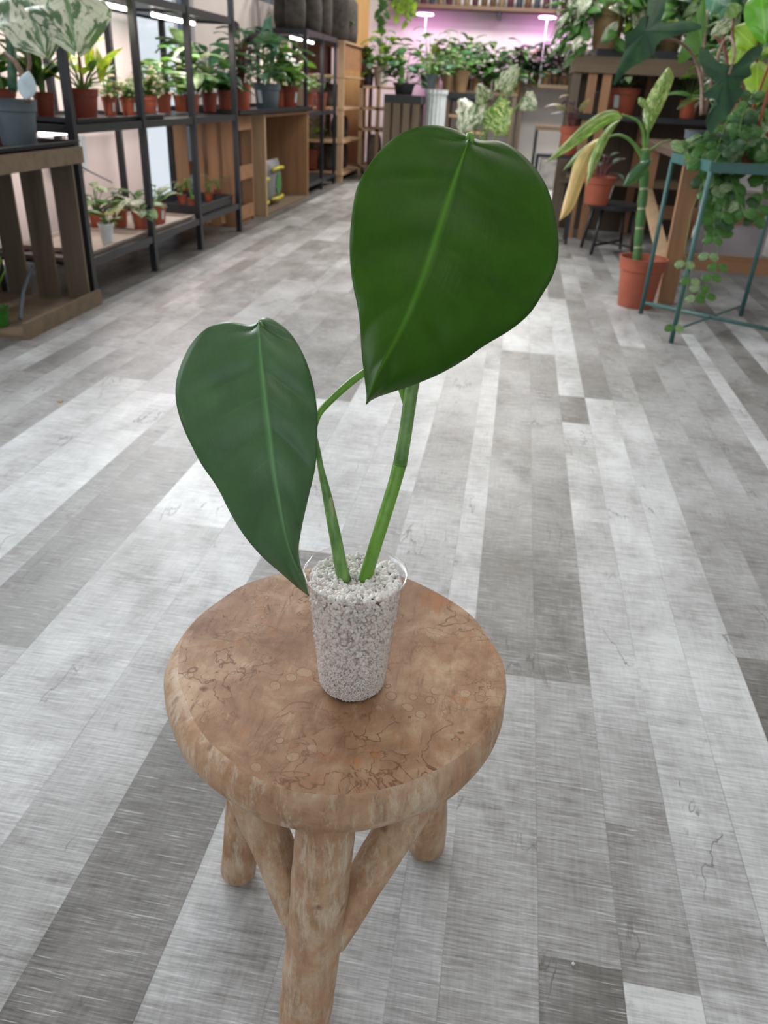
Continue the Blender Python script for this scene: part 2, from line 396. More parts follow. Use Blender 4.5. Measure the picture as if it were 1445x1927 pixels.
wall_with_holes('wall_back', 'y', XL - 0.16, XR + 0.16, [], WALLB, YB, 0.16)
wall_with_holes('wall_right', 'x', YF, YB, [], WALLB, XR, 0.16)
wall_with_holes('wall_front', 'y', XL - 0.16, XR + 0.16, [(-1.7, 2.9, 0.4, 2.7)], WALLB, YF, -0.16)
mb = MB(); mb.box((XL - .16, YF - .16, ZC), (XR + .16, YB + .16, ZC + .12)); struct(mb, 'ceiling', WALLB)
mb = MB(); mb.box((XL, 2.6, 0), (XL + 0.02, 5.2, 0.09)); mb.box((XL, 6.3, 0), (XL + 0.02, YB, 0.09)); struct(mb, 'baseboard_left', WHITEP)
mb = MB(); mb.box((XL, YB - 0.02, 0), (XR, YB, 0.09)); struct(mb, 'baseboard_back', WHITEP)
# windows: frames and panes
def glass():
    m, nt, b = newmat('window_glass')
    tr = nt.nodes.new('ShaderNodeBsdfTransparent'); gl = nt.nodes.new('ShaderNodeBsdfGlossy'); gl.inputs['Roughness'].default_value = 0.02
    ms = nt.nodes.new('ShaderNodeMixShader'); ms.inputs[0].default_value = 0.07
    nt.links.new(tr.outputs[0], ms.inputs[1]); nt.links.new(gl.outputs[0], ms.inputs[2]); nt.links.new(ms.outputs[0], nt.nodes['Material Output'].inputs[0])
    return m
GLASSW = glass()
def window(n, plane, a, b_, z0, z1, mid, fixed):
    mb = MB(); pb = MB(); w_ = 0.05
    def bx(m_, u0, u1, v0, v1, t0=-0.03, t1=0.03):
        if plane == 'x': m_.box((fixed + t0, u0, v0), (fixed + t1, u1, v1))
        else: m_.box((u0, fixed + t0, v0), (u1, fixed + t1, v1))
    bx(mb, a, b_, z0, z0 + w_); bx(mb, a, b_, z1 - w_, z1); bx(mb, a, a + w_, z0 + w_, z1 - w_); bx(mb, b_ - w_, b_, z0 + w_, z1 - w_)
    for q in mid: bx(mb, q - w_ / 2, q + w_ / 2, z0 + w_, z1 - w_)
    bx(pb, a + w_, b_ - w_, z0 + w_, z1 - w_, -0.004, 0.004)
    o = mb.build('window_%d' % n, plain('window_frame', (0.16, 0.2, 0.24), 0.4, 0.05)); o['kind'] = 'structure'
    pb.build('window_pane', GLASSW, o)
window(1, 'x', 5.25, 6.25, 0.12, 2.45, [], XL - .08)
window(2, 'x', -0.4, 2.5, 0.55, 2.5, [1.05], XL - .08)
window(3, 'x', 2.7, 5.0, 1.55, 2.7, [3.85], XL - .08)
window(4, 'x', 6.6, 8.4, 1.55, 2.6, [7.5], XL - .08)
window(5, 'y', -1.7, 2.9, 0.4, 2.7, [-0.2, 1.4], YF - .08)
# pale brick building across the street seen through the side window
mb = MB(); mb.box((-7.4, 4.0, -0.5), (-7.0, 13, 5))
m, nt, b = newmat('street_wall')
sp = nt.nodes.new('ShaderNodeSeparateXYZ'); nt.links.new(coords(nt, 'Object'), sp.inputs[0])
st = math_(nt, 'FRACT', math_(nt, 'MULTIPLY', sp.outputs[2], 1.25))
nt.links.new(ramp(nt, st, [(0.30, (0.55, 0.46, 0.50)), (0.34, (0.9, 0.95, 1.0)), (0.62, (0.9, 0.95, 1.0)), (0.66, (0.55, 0.46, 0.50))]), b.inputs['Base Color'])
tag(mb.build('street_building', m), 'pale pinkish building outside behind the left shelf window', 'building')
# yellow wooden panel on the back wall
mb = MB(); mb.box((-2.35, YB - 0.5, 0.0), (-1.98, YB - 0.46, 2.6))
tag(mb.build('wood_panel', wood('yellow_wood', (0.62, 0.38, 0.16), 0.85)), 'tall yellowish wooden panel standing left of the back wall', 'panel')

# ------------------------------------------------------------------ wooden stool
SC = Vector((-0.12, 0.606, 0)); SZ = 0.4115
def stool_wood(name, top=True):
    m, nt, b = newmat(name)
    co = coords(nt, 'Object')
    d1 = nt.nodes.new('ShaderNodeTexNoise'); d1.inputs['Scale'].default_value = 14; d1.inputs['Detail'].default_value = 4
    nt.links.new(co, d1.inputs['Vector'])
    vm = nt.nodes.new('ShaderNodeVectorMath'); vm.operation = 'MULTIPLY_ADD'
    nt.links.new(d1.outputs['Color'], vm.inputs[0]); vm.inputs[1].default_value = (0.035,) * 3; nt.links.new(co, vm.inputs[2])
    dist = vm.outputs[0]
    def vor(vec, sc, feat='DISTANCE_TO_EDGE'):
        n = nt.nodes.new('ShaderNodeTexVoronoi'); n.feature = feat; n.inputs['Scale'].default_value = sc
        nt.links.new(vec, n.inputs['Vector']); return n.outputs['Distance']
    big = noise_(nt, co, 7, 4, 0.6)
    fine = noise_(nt, coords(nt, 'Object', (1, 0.25, 1) if top else (1, 1, 0.18)), 90, 6, 0.7)
    med = noise_(nt, co, 26, 5, 0.65, 0.5)
    if top:
        base = ramp(nt, math_(nt, 'ADD', math_(nt, 'MULTIPLY', big, 0.5), math_(nt, 'MULTIPLY', med, 0.5)),
                    [(0.38, (0.21, 0.10, 0.05)), (0.5, (0.35, 0.20, 0.11)), (0.62, (0.52, 0.36, 0.23))])
    else:
        base = ramp(nt, math_(nt, 'ADD', math_(nt, 'MULTIPLY', big, 0.45), math_(nt, 'MULTIPLY', med, 0.55)),
                    [(0.36, (0.32, 0.17, 0.09)), (0.5, (0.45, 0.285, 0.17)), (0.62, (0.54, 0.41, 0.29))])
    base = mixc(nt, ramp(nt, fine, [(0.3, 0.55), (0.5, 0.0)]), base, (0.17, 0.09, 0.045))
    base = mixc(nt, ramp(nt, fine, [(0.58, 0.0), (0.75, 0.5)]), base, (0.55, 0.42, 0.28))
    if top:
        iso = noise_(nt, dist, 13, 4, 0.55, 0.6)
        def contour(val, at_, w_): return ramp(nt, math_(nt, 'ABSOLUTE', math_(nt, 'SUBTRACT', val, at_)), [(0.0, 1.0), (w_ * .5, 0.6), (w_, 0.0)])
        ln = math_(nt, 'MAXIMUM', contour(iso, 0.5, 0.0085), contour(noise_(nt, dist, 34, 3, 0.5, 0.3), 0.59, 0.014))
        msk = ramp(nt, noise_(nt, co, 8, 3), [(0.45, 0.1), (0.60, 0.95)])
        base = mixc(nt, math_(nt, 'MULTIPLY', ln, msk), base, (0.13, 0.045, 0.018))
        vm2 = nt.nodes.new('ShaderNodeVectorMath'); vm2.operation = 'MULTIPLY_ADD'
        nt.links.new(d1.outputs['Color'], vm2.inputs[0]); vm2.inputs[1].default_value = (0.022,) * 3; nt.links.new(co, vm2.inputs[2])
        for sc_, thr_, off_ in ((27, .27, .58), (60, .33, .56)):
            c1 = vor(vm2.outputs[0], sc_, 'F1')
            ring = ramp(nt, math_(nt, 'ABSOLUTE', math_(nt, 'SUBTRACT', c1, thr_)), [(0.0, 1.0), (0.03, 0.0)])
            m2 = ramp(nt, noise_(nt, coords(nt, 'Object', (1, 1, 1)), 7 + sc_ * .12, 2), [(off_, 0.0), (off_ + .05, 0.9)])
            base = mixc(nt, math_(nt, 'MULTIPLY', ring, m2), base, (0.15, 0.05, 0.02))
            base = mixc(nt, math_(nt, 'MULTIPLY', math_(nt, 'MULTIPLY', ramp(nt, c1, [(thr_ - .02, 1.0), (thr_, 0.0)]), m2), 0.45), base, (0.50, 0.36, 0.23))
        grainy = noise_(nt, coords(nt, 'Object', (1, 0.12, 1)), 150, 5, 0.7)
        base = mixc(nt, ramp(nt, grainy, [(0.28, 0.7), (0.42, 0.0)]), base, (0.12, 0.06, 0.03))
        side_dark = ramp(nt, noise_(nt, co, 5, 3, .6), [(.4, .5), (.58, 0.0)])
        base = mixc(nt, side_dark, base, (0.20, 0.105, 0.055))
        orange = ramp(nt, noise_(nt, co, 16, 4, 0.7, 1.0), [(0.58, 0.0), (0.7, 0.6)])
        base = mixc(nt, orange, base, (0.36, 0.13, 0.035))
    else:
        ww = ramp(nt, noise_(nt, coords(nt, 'Object', (1, 1, 0.22)), 60, 7, 0.78, 0.25), [(0.52, 0.0), (0.66, 0.6)])
        base = mixc(nt, ww, base, (0.66, 0.60, 0.48))
        og = ramp(nt, noise_(nt, coords(nt, 'Object', (1, 1, 0.3)), 24, 5, 0.7, 0.2), [(0.52, 0.0), (0.66, 0.5)])
        base = mixc(nt, og, base, (0.42, 0.20, 0.09))
        kn = ramp(nt, noise_(nt, co, 30, 2, 0.5), [(0.24, 0.7), (0.3, 0.0)])
        base = mixc(nt, kn, base, (0.14, 0.07, 0.04))
    nt.links.new(base, b.inputs['Base Color']); b.inputs['Roughness'].default_value = 0.55
    b.inputs['Specular IOR Level'].default_value = 0.35
    bump(nt, b, math_(nt, 'ADD', fine, med), 0.4, 0.0012)
    return m
SEATTOP = stool_wood('spalted_wood'); SEATSIDE = stool_wood('scraped_wood', False)
stool = empty('wooden_stool', SC, 'round rustic teak-brown stool on three log legs under the cup plant', 'stool')
ang_t = [(-180, .169), (-168, .163), (-146, .155), (-131, .158), (-117, .160), (-102, .166), (-90, .169), (-79, .169), (-64, .167), (-50, .166), (-34, .166), (-18, .167), (-4, .169), (12, .170), (29, .168), (48, .171), (60, .173), (73, .175), (92, .178), (110, .180), (125, .180), (137, .178), (151, .174), (167, .1705), (180, .169)]
ang_o = [(-180, .181), (-168, .178), (-146, .172), (-131, .170), (-117, .170), (-102, .171), (-90, .1725), (-64, .172), (-34, .171), (-4, .173), (29, .172), (60, .176), (92, .181), (125, .184), (151, .183), (167, .182), (180, .181)]
def lut(tab, a):
    for (a0, r0), (a1, r1) in zip(tab[:-1], tab[1:]):
        if a0 <= a <= a1: return r0 + (r1 - r0) * (a - a0) / (a1 - a0)
    return tab[0][1]
def seat():
    mb = MB(); seg = 180; rings = []
    prof = [(0.0, None), (.25, None), (.5, None), (.75, None), (.9, None), (.97, None)]
    def top_r(a): return lut(ang_t, a)
    def out_r(a): return lut(ang_o, a)
    vs = []; n = 0; spec = []
    for q in (.02, .2, .4, .6, .78, .9, .96): spec.append(('t', q, -0.0016 * (1 - q) if q < .9 else 0.0))
    spec += [('e', 0.0, -0.0006), ('e', .35, -0.004), ('e', .7, -0.011), ('o', 1.0, -0.020), ('o', 1.0, -0.032), ('o', .985, -0.043), ('o', .96, -0.052), ('o', .90, -0.057), ('o', .4, -0.058), ('o', 0.02, -0.058)]
    for kind, q, dz in spec:
        for k in range(seg):
            a = -180 + 360 * k / seg; t = radians(a); rt, ro = top_r(a), out_r(a)
            nn = noise.noise(Vector((cos(t) * 3, sin(t) * 3, dz * 60 + 5)))
            if kind == 't': r = rt * q * 0.985; z = SZ + dz + noise.noise(Vector((cos(t) * r * 30, sin(t) * r * 30, 1))) * 0.0007
            elif kind == 'e': r = rt * (1 - q) + ro * q + nn * 0.0012; z = SZ + dz + nn * 0.0012
            else: r = ro * q + nn * 0.0025; z = SZ + dz
            vs.append((r * cos(t), r * sin(t), z))
    R = len(spec)
    for i in range(R - 1):
        fs = [(i * seg + k, (i + 1) * seg + k, (i + 1) * seg + (k + 1) % seg, i * seg + (k + 1) % seg) for k in range(seg)]
        mb_mi = 0 if i < 7 else 1
        for f in fs: mb.f.append(f); mb.mi.append(mb_mi); mb.uv.append([(0, 0)] * 4)
    mb.v = vs
    mb.f.append(tuple(range(seg))); mb.mi.append(0); mb.uv.append([(0, 0)] * seg)
    mb.f.append(tuple(reversed(range((R - 1) * seg, R * seg)))); mb.mi.append(1); mb.uv.append([(0, 0)] * seg)
    o = mb.build('seat', [SEATTOP, SEATSIDE], stool); smooth_auto(o, 40); return o
seat()
def log(name, a, b_, r0, r1, bulge=0.0, cut=True):
    a = Vector(a) - SC; b_ = Vector(b_) - SC; mb = MB(); n = 14; pts = []; rs = []
    sdv = rnd.random() * 10
    for i in range(n + 1):
        t = i / n; p = a.lerp(b_, t)
        p += Vector((noise.noise(Vector((t * 2, sdv, 0))), noise.noise(Vector((t * 2, 0, sdv))), 0)) * 0.004
        pts.append(p); r = r0 + (r1 - r0) * t + noise.noise(Vector((t * 4, sdv, sdv))) * 0.0015
        if i == n: r *= 0.72
        if i == n - 1: r *= 0.96
        rs.append(r)
    pts[-1] = a.lerp(b_, 1.0); pts[-2] = a.lerp(b_, 0.975)
    mb.tube(pts, rs, 24)
    for i, v in enumerate(mb.v):
        q = Vector(v); k = noise.noise(q * 45) * 0.0012; mb.v[i] = tuple(q + Vector((k, k, 0)))
    for i, v in enumerate(mb.v):
        if v[2] < 0.0: mb.v[i] = (v[0], v[1], 0.0)
    o = mb.build(name, SEATSIDE, stool); smooth_auto(o, 50); return o
log('leg', (-0.100, 0.470, 0.37), (-0.122, 0.462, 0.0), 0.0275, 0.0290)
log('leg', (-0.222, 0.66, 0.37), (-0.256, 0.632, 0.0), 0.024, 0.0235)
log('leg', (-0.040, 0.68, 0.37), (-0.012, 0.725, 0.0), 0.026, 0.0275)
log('brace', (-0.203, 0.515, 0.37), (-0.118, 0.472, 0.155), 0.023, 0.020)
log('brace', (0.008, 0.565, 0.37), (-0.100, 0.475, 0.150), 0.021, 0.0205)

# ------------------------------------------------------------------ hero plant in a clear cup
AX, AY = -0.1015, 0.580; ZR = 0.5415
hero = empty('potted_plant', (AX, AY, SZ), 'cutting with two large heart-shaped green leaves in clear plastic cup on stool', 'potted plant')
HO = Vector((AX, AY, SZ))
def cup_mat():
    m, nt, b = newmat('clear_plastic')
    tr = nt.nodes.new('ShaderNodeBsdfTransparent'); gl = nt.nodes.new('ShaderNodeBsdfGlossy'); gl.inputs['Roughness'].default_value = 0.06
    tr.inputs[0].default_value = (0.97, 0.965, 0.96, 1)
    fr = nt.nodes.new('ShaderNodeLayerWeight'); fr.inputs[0].default_value = 0.35
    ms = nt.nodes.new('ShaderNodeMixShader')
    nt.links.new(math_(nt, 'ADD', math_(nt, 'MULTIPLY', fr.outputs['Facing'], 0.40), 0.03), ms.inputs[0])
    nt.links.new(tr.outputs[0], ms.inputs[1]); nt.links.new(gl.outputs[0], ms.inputs[2]); nt.links.new(ms.outputs[0], nt.nodes['Material Output'].inputs[0])
    return m
hz = ZR - SZ
mb = MB(); mb.lathe([(0.0005, 0.0006), (0.028, 0.0006), (0.0312, 0.0015), (0.0328, 0.005), (0.0345, 0.020), (0.0445, hz - 0.006), (0.0452, hz - 0.0055), (0.0456, hz - 0.002), (0.0470, hz - 0.0016), (0.0479, hz - 0.0006), (0.0478, hz + 0.0008), (0.0468, hz + 0.0010), (0.0452, hz - 0.0004)], 96)
mb.f.pop(); mb.mi.pop(); mb.uv.pop()
cup = mb.build('clear_cup', cup_mat(), hero, smooth=True)
def perlite_mat():
    m, nt, b = newmat('perlite')
    g = nt.nodes.new('ShaderNodeNewGeometry')
    c = ramp(nt, g.outputs['Random Per Island'], [(0.0, (0.66, 0.62, 0.60)), (0.2, (0.86, 0.83, 0.80)), (0.75, (0.90, 0.88, 0.86)), (0.95, (0.80, 0.69, 0.65)), (1.0, (0.45, 0.42, 0.41))])
    nt.links.new(c, b.inputs['Base Color']); b.inputs['Roughness'].default_value = 0.8
    bump(nt, b, noise_(nt, coords(nt, 'Object'), 900, 3), 0.4, 0.0005)
    return m
def ico():
    bm = bmesh.new(); bmesh.ops.create_icosphere(bm, subdivisions=2, radius=1)
    v = [x.co.copy() for x in bm.verts]; f = [tuple(q.index for q in p.verts) for p in bm.faces]; bm.free(); return v, f
def ico1():
    bm = bmesh.new(); bmesh.ops.create_icosphere(bm, subdivisions=1, radius=1)
    v = [x.co.copy() for x in bm.verts]; f = [tuple(q.index for q in p.verts) for p in bm.faces]; bm.free(); return v, f
IV, IF = ico(); JV, JF = ico1()
def grain(mb, p, r, fine=True):
    V_, F_ = (IV, IF) if fine else (JV, JF)
    s = Vector((rnd.uniform(.7, 1.25), rnd.uniform(.7, 1.2), rnd.uniform(.65, 1.1))); q = rnd.random() * 50
    rot = Matrix.Rotation(rnd.uniform(0, 6), 3, (rnd.random() + .1, rnd.random(), rnd.random()))
    vs = []
    for v in V_:
        k = 1 + 0.5 * noise.noise(v * 1.3 + Vector((q, 0, q)))
        vs.append(p + rot @ Vector((v.x * s.x, v.y * s.y, v.z * s.z)) * r * k)
    mb.add(vs, F_)
mb = MB()
def cup_r(z): return 0.0330 + (0.0443 - 0.0330) * min(1, max(0, z - 0.004) / (hz - 0.010)) if z > 0.004 else 0.031
z = 0.0015
while z < hz - 0.008:
    t = z / hz; gr = 0.0010 + 0.0013 * min(1, max(0, (t - 0.12) / 0.45)); r = cup_r(z) - gr * 1.02 - 0.0003
    n = int(2 * pi * r / (gr * 1.58)); ph = rnd.random() * 6
    for k in range(n):
        a = ph + 2 * pi * (k + rnd.uniform(-.35, .35)) / n
        if sin(a) > 0.62 and z < hz - 0.03: continue          # far side of the fill never shows a grain; the core closes it
        rr = r - rnd.uniform(0, gr * 0.9)
        grain(mb, Vector((rr * cos(a), rr * sin(a), z + rnd.uniform(-.4, .4) * gr)), gr * rnd.uniform(.65, 1.25), gr > 0.0015)
    z += gr * 1.38
for k in range(1500):
    a = rnd.random() * 2 * pi; q = sqrt(rnd.random()); r = q * 0.0408
    zz = hz - 0.0110 + 0.004 * (q ** 2) + rnd.uniform(-0.0025, 0.002) - (0.005 if q < .25 else 0)
    grain(mb, Vector((r * cos(a), r * sin(a), zz)), rnd.uniform(0.0013, 0.0029))
n0 = len(mb.f)
mb.lathe([(0.0290, 0.0010), (0.0310, 0.006), (0.0395, hz - 0.015), (0.001, hz - 0.019)], 48, mi=1)
pl = mb.build('perlite', [perlite_mat(), plain('perlite_core', (0.42, 0.375, 0.355), 0.9, 0.2, 400)], hero, smooth=True); tag(pl, 'white perlite grains filling the cup', kind='stuff')  # core darker than the grains: shade of the gaps put into its colour

def hero_leaf_mat(name, c, sheen, trc, trans):
    m, nt, b = newmat(name)
    sep = nt.nodes.new('ShaderNodeSeparateXYZ'); nt.links.new(coords(nt, 'UV'), sep.inputs[0])
    u = math_(nt, 'ABSOLUTE', math_(nt, 'SUBTRACT', math_(nt, 'MULTIPLY', sep.outputs[0], 2.0), 1.0)); v = sep.outputs[1]
    n1 = noise_(nt, coords(nt, 'Object'), 30, 4, 0.6)
    base = ramp(nt, n1, [(0.3, tuple(x * 0.82 for x in c)), (0.7, tuple(x * 1.22 for x in c))])
    ml = ramp(nt, u, [(0.004, 1.0), (0.03, 0.35), (0.06, 0.0)])
    base = mixc(nt, math_(nt, 'MULTIPLY', ml, ramp(nt, v, [(0.0, 1.0), (0.95, 0.55)])), base, tuple(x * 2.6 for x in c))
    ph = math_(nt, 'FRACT', math_(nt, 'ADD', math_(nt, 'MULTIPLY', math_(nt, 'SUBTRACT', v, math_(nt, 'MULTIPLY', u, 0.22)), 4.6), 0.25))
    ln = math_(nt, 'ABSOLUTE', math_(nt, 'SUBTRACT', ph, 0.5))
    vl = math_(nt, 'MULTIPLY', ramp(nt, ln, [(0.0, 1.0), (0.035, 0.0)]), ramp(nt, u, [(0.0, 1.0), (0.7, 0.0)]))
    base = mixc(nt, math_(nt, 'MULTIPLY', vl, 0.28), base, tuple(x * 1.9 for x in c))
    nt.links.new(base, b.inputs['Base Color']); b.inputs['Roughness'].default_value = 0.44
    b.inputs['Specular IOR Level'].default_value = sheen
    tr = nt.nodes.new('ShaderNodeBsdfTranslucent'); tr.inputs[0].default_value = (*trc, 1)
    ms = nt.nodes.new('ShaderNodeMixShader'); ms.inputs[0].default_value = trans
    nt.links.new(b.outputs[0], ms.inputs[1]); nt.links.new(tr.outputs[0], ms.inputs[2]); nt.links.new(ms.outputs[0], nt.nodes['Material Output'].inputs[0])
    bump(nt, b, math_(nt, 'ADD', math_(nt, 'MULTIPLY', n1, 0.3), noise_(nt, coords(nt, 'UV', (26, 3, 1)), 3, 2)), 0.12, 0.002)
    return m
def resample(pts, n):
    pts = [Vector(p) for p in pts]
    for _ in range(2):      # Chaikin smoothing, ends kept
        q = [pts[0]]
        for a, b_ in zip(pts[:-1], pts[1:]): q += [a.lerp(b_, .25), a.lerp(b_, .75)]
        pts = q + [pts[-1]]
    L = [0]
    for a, b_ in zip(pts[:-1], pts[1:]): L.append(L[-1] + (b_ - a).length)
    out = []; j = 0
    for i in range(n + 1):
        s = L[-1] * i / n
        while j < len(L) - 2 and L[j + 1] < s: j += 1
        t = (s - L[j]) / max(1e-9, L[j + 1] - L[j]); out.append(pts[j].lerp(pts[j + 1], min(1, max(0, t))))
    return out
def hero_leaf(mid, left, right, dfun, mat_, amp, ring_k=4.6):
    NR, NC = 72, 16
    M_ = resample(mid, NR); Lf = resample(left, NR); Rt = resample(right, NR); mb = MB(); vs = []; uvs = []
    for i in range(NR + 1):
        v = i / NR
        for j in range(-NC, NC + 1):
            u = abs(j) / NC; O = Lf[i] if j < 0 else Rt[i]; px = M_[i].lerp(O, u)
            ph = (v - 0.22 * u) * ring_k + 0.25
            rip = (1 - abs(sin(pi * ph))) ** 1.5 * amp * sin(pi * min(1, u * .9 + .08)) * (1 - v) ** 0.3
            D = dfun(v, u, j < 0) + rip + 0.0012 * sin(v * 40 + j * .1) * u ** 6 - 0.0012 * math.exp(-(u / 0.03) ** 2)
            vs.append(P(px.x, px.y, D=D) - HO); uvs.append((j / NC * 0.5 + 0.5, v))
    c = 2 * NC + 1
    mb.add(vs, [(i * c + j, (i + 1) * c + j, (i + 1) * c + j + 1, i * c + j + 1) for i in range(NR) for j in range(2 * NC)], uvs)
    o = mb.build('leaf', mat_, hero, smooth=True)
    s = o.modifiers.new('thickness', 'SOLIDIFY'); s.thickness = 0.0007; s.offset = 0
    return o
bm_mid = [(884, 257), (873, 288), (848, 360), (823, 438), (798, 516), (770, 588), (736, 656), (708, 706), (689, 761)]
bm_l = [(884, 257), (876, 254), (860, 245), (832, 237), (804, 236), (770, 243), (739, 260), (708, 290), (686, 323), (670, 354), (663, 394), (658, 444), (658, 491), (663, 532), (674, 578), (678, 619), (681, 665), (686, 709), (691, 746), (689, 761)]
bm_r = [(884, 257), (898, 264), (916, 266), (935, 264), (960, 273), (988, 295), (1013, 323), (1032, 357), (1044, 401), (1052, 457), (1049, 494), (1038, 525), (1019, 556), (998, 591), (960, 622), (910, 650), (873, 678), (829, 703), (786, 721), (739, 737), (705, 748), (692, 757), (689, 761)]
sm_mid = [(488, 603), (487, 635), (493, 695), (500, 756), (508, 816), (515, 885), (524, 936), (535, 997), (547, 1042), (565, 1084), (581, 1121)]
sm_l = [(488, 603), (478, 612), (463, 612), (444, 607), (426, 605), (402, 610), (378, 625), (357, 650), (344, 677), (333, 707), (329, 741), (335, 777), (348, 813), (363, 843), (378, 873), (411, 918), (429, 957), (457, 1006), (493, 1048), (529, 1078), (559, 1105), (581, 1121)]
sm_r = [(488, 603), (492, 598), (500, 597), (514, 601), (538, 617), (559, 644), (577, 680), (589, 720), (597, 765), (597, 816), (595, 873), (585, 915), (574, 960), (565, 1003), (560, 1036), (565, 1066), (574, 1090), (581, 1121)]
BIGM = hero_leaf_mat('big_leaf', (0.034, 0.104, 0.003), 0.22, (0.10, 0.34, 0.0), 0.25)
SMLM = hero_leaf_mat('small_leaf', (0.050, 0.130, 0.040), 0.62, (0.08, 0.25, 0.02), 0.12)
def d_big(v, u, left): return 0.632 - 0.075 * v + 0.02 * v * v + (0.018 * u ** 1.3 if left else 0.004 * u + 0.026 * u ** 2.2)
def d_sml(v, u, left): return 0.628 + 0.018 * sin(pi * v * 0.9) * -1 + 0.028 * v * v + (0.015 * u ** 1.6 if left else -0.002 * u + 0.014 * u ** 2)
hero_leaf(bm_mid, bm_l, bm_r, d_big, BIGM, 0.0062)
hero_leaf(sm_mid, sm_l, sm_r, d_sml, SMLM, 0.0060)
def stem_mat(name, a, b_):
    m, nt, b = newmat(name)
    f = noise_(nt, coords(nt, 'Object', (1, 1, 0.2)), 160, 4, 0.6); g = noise_(nt, coords(nt, 'Object'), 40, 3)
    nt.links.new(ramp(nt, math_(nt, 'MULTIPLY', math_(nt, 'ADD', f, g), 0.5), [(0.38, a), (0.62, b_)]), b.inputs['Base Color'])
    b.inputs['Roughness'].default_value = 0.38; b.inputs['Subsurface Weight'].default_value = 0.0
    bump(nt, b, f, 0.2, 0.0006); return m
ST1 = stem_mat('petiole_green', (0.10, 0.26, 0.022), (0.19, 0.40, 0.045)); ST2 = stem_mat('petiole_mottled', (0.075, 0.19, 0.03), (0.20, 0.36, 0.10))
def stem(pts, m, name='stem', seg=20):
    """pts: (px, py, depth, width in px)"""
    q = [P(a, b_, D=d) - HO for a, b_, d, w_ in pts]; r = [w_ * d / F / 2 for a, b_, d, w_ in pts]
    Q = resample([(*p, ) for p in q], 40); n = len(r)
    # radii over arc
    L = [0]
    for a, b_ in zip(q[:-1], q[1:]): L.append(L[-1] + (b_ - a).length)
    rs = []
    for i in range(41):
        s = L[-1] * i / 40
        for j in range(n - 1):
            if L[j] <= s <= L[j + 1] + 1e-9:
                t = (s - L[j]) / (L[j + 1] - L[j]); rs.append(r[j] * (1 - t) + r[j + 1] * t); break
        else: rs.append(r[-1])
    mb = MB(); mb.tube(Q, rs, seg); return mb.build(name, m, hero, smooth=True)
rd = lambda px, py: depth(P(px, py, Z=0.530))
s1 = stem([(686, 1094, rd(690, 1088), 24), (694, 1066, rd(690, 1088) - .005, 25), (708, 1020, .688, 25), (727, 960, .684, 25), (744, 905, .680, 25), (752, 874, .678, 26)], ST1)
s2 = stem([(752, 876, .678, 27), (762, 820, .674, 25), (769, 770, .670, 25), (775, 725, .667, 26), (800, 610, .66, 24), (840, 450, .65, 20), (868, 330, .645, 15), (882, 275, .640, 12), (884, 259, .634, 9)], ST2, 'petiole')
mb = MB(); pc = P(752, 875, D=.678) - HO; pd = (P(756, 850, D=.6765) - P(748, 900, D=.6795)).normalized()
mb.tube([pc - pd * .0006, pc + pd * .0003, pc + pd * .0009], [.0060, .0064, .0060], 20); tag(mb.build('node_ring', plain('node_pale', (0.30, 0.45, 0.14), 0.5), hero, smooth=True), 'pale ring around the right stem')
stem([(648, 1094, rd(648, 1090), 27), (642, 1070, rd(648, 1090) - .004, 25), (634, 1025, .690, 23), (624, 975, .688, 21), (614, 925, .684, 17), (604, 885, .680, 12), (597, 840, .676, 10), (586, 800, .672, 10), (555, 730, .665, 9), (515, 650, .648, 8), (489, 606, .629, 7)], ST2, 'petiole')
stem([(768, 770, .672, 14), (745, 700, .672, 13), (715, 688, .672, 13), (685, 700, .672, 14), (650, 727, .672, 14), (615, 760, .672, 13), (598, 780, .672, 12), (590, 812, .673, 10)], ST1, 'petiole')
# the little sheath on the left stem
stem([(618, 925, .6835, 3), (622, 945, .6825, 9), (626, 970, .684, 6), (630, 992, .687, 2)], plain('sheath', (0.30, 0.36, 0.16), 0.5), 'sheath', 10)
mb = MB(); pc = P(884, 262, D=.640) - HO
mb.tube([P(884, 275, D=.640) - HO, P(884, 258, D=.636) - HO, P(883, 250, D=.634) - HO], [.0032, .0038, .002], 12); mb.build('petiole_joint', ST1, hero, smooth=True)

# ------------------------------------------------------------------ pots and plants
def pot_mesh(mb, r, h, kind='nursery', seg=28):
    if kind == 'nursery':
        mb.lathe([(r * .70, 0), (r * .72, h * .02), (r * .86, h * .74), (r * .93, h * .76), (r * .97, h * .98), (r * 1.0, h), (r * .93, h), (r * .90, h * .80), (r * .80, h * .70), (0.001, h * .70)], seg)
    elif kind == 'cup':
        mb.lathe([(r * .68, 0), (r * .92, h * .93), (r * 1.0, h * .96), (r * 1.0, h), (r * .92, h), (r * .85, h * .75), (0.001, h * .75)], seg)
    elif kind == 'sack':
        mb.lathe([(r * .9, 0), (r * 1.02, h * .25), (r * 1.0, h * .6), (r * .93, h * .86), (r * .72, h * .98), (r * .6, h), (r * .5, h * .9), (0.001, h * .85)], seg, wob=0.03)
    else:
        mb.lathe([(r * .75, 0), (r * .98, h * .97), (r, h), (r * .92, h), (r * .85, h * .8), (0.001, h * .8)], seg)
LEAVES = dict(mid=G_MID, dark=G_DARK, lime=G_LIME, blue=G_BLUE, silver=G_SILV, white=G_WHITE, cream=G_CREAM, pink=G_PINK, croton=G_CROT, purple=G_PURP, aloc=G_ALOC, dry=G_DRY, pale=G_PALE)
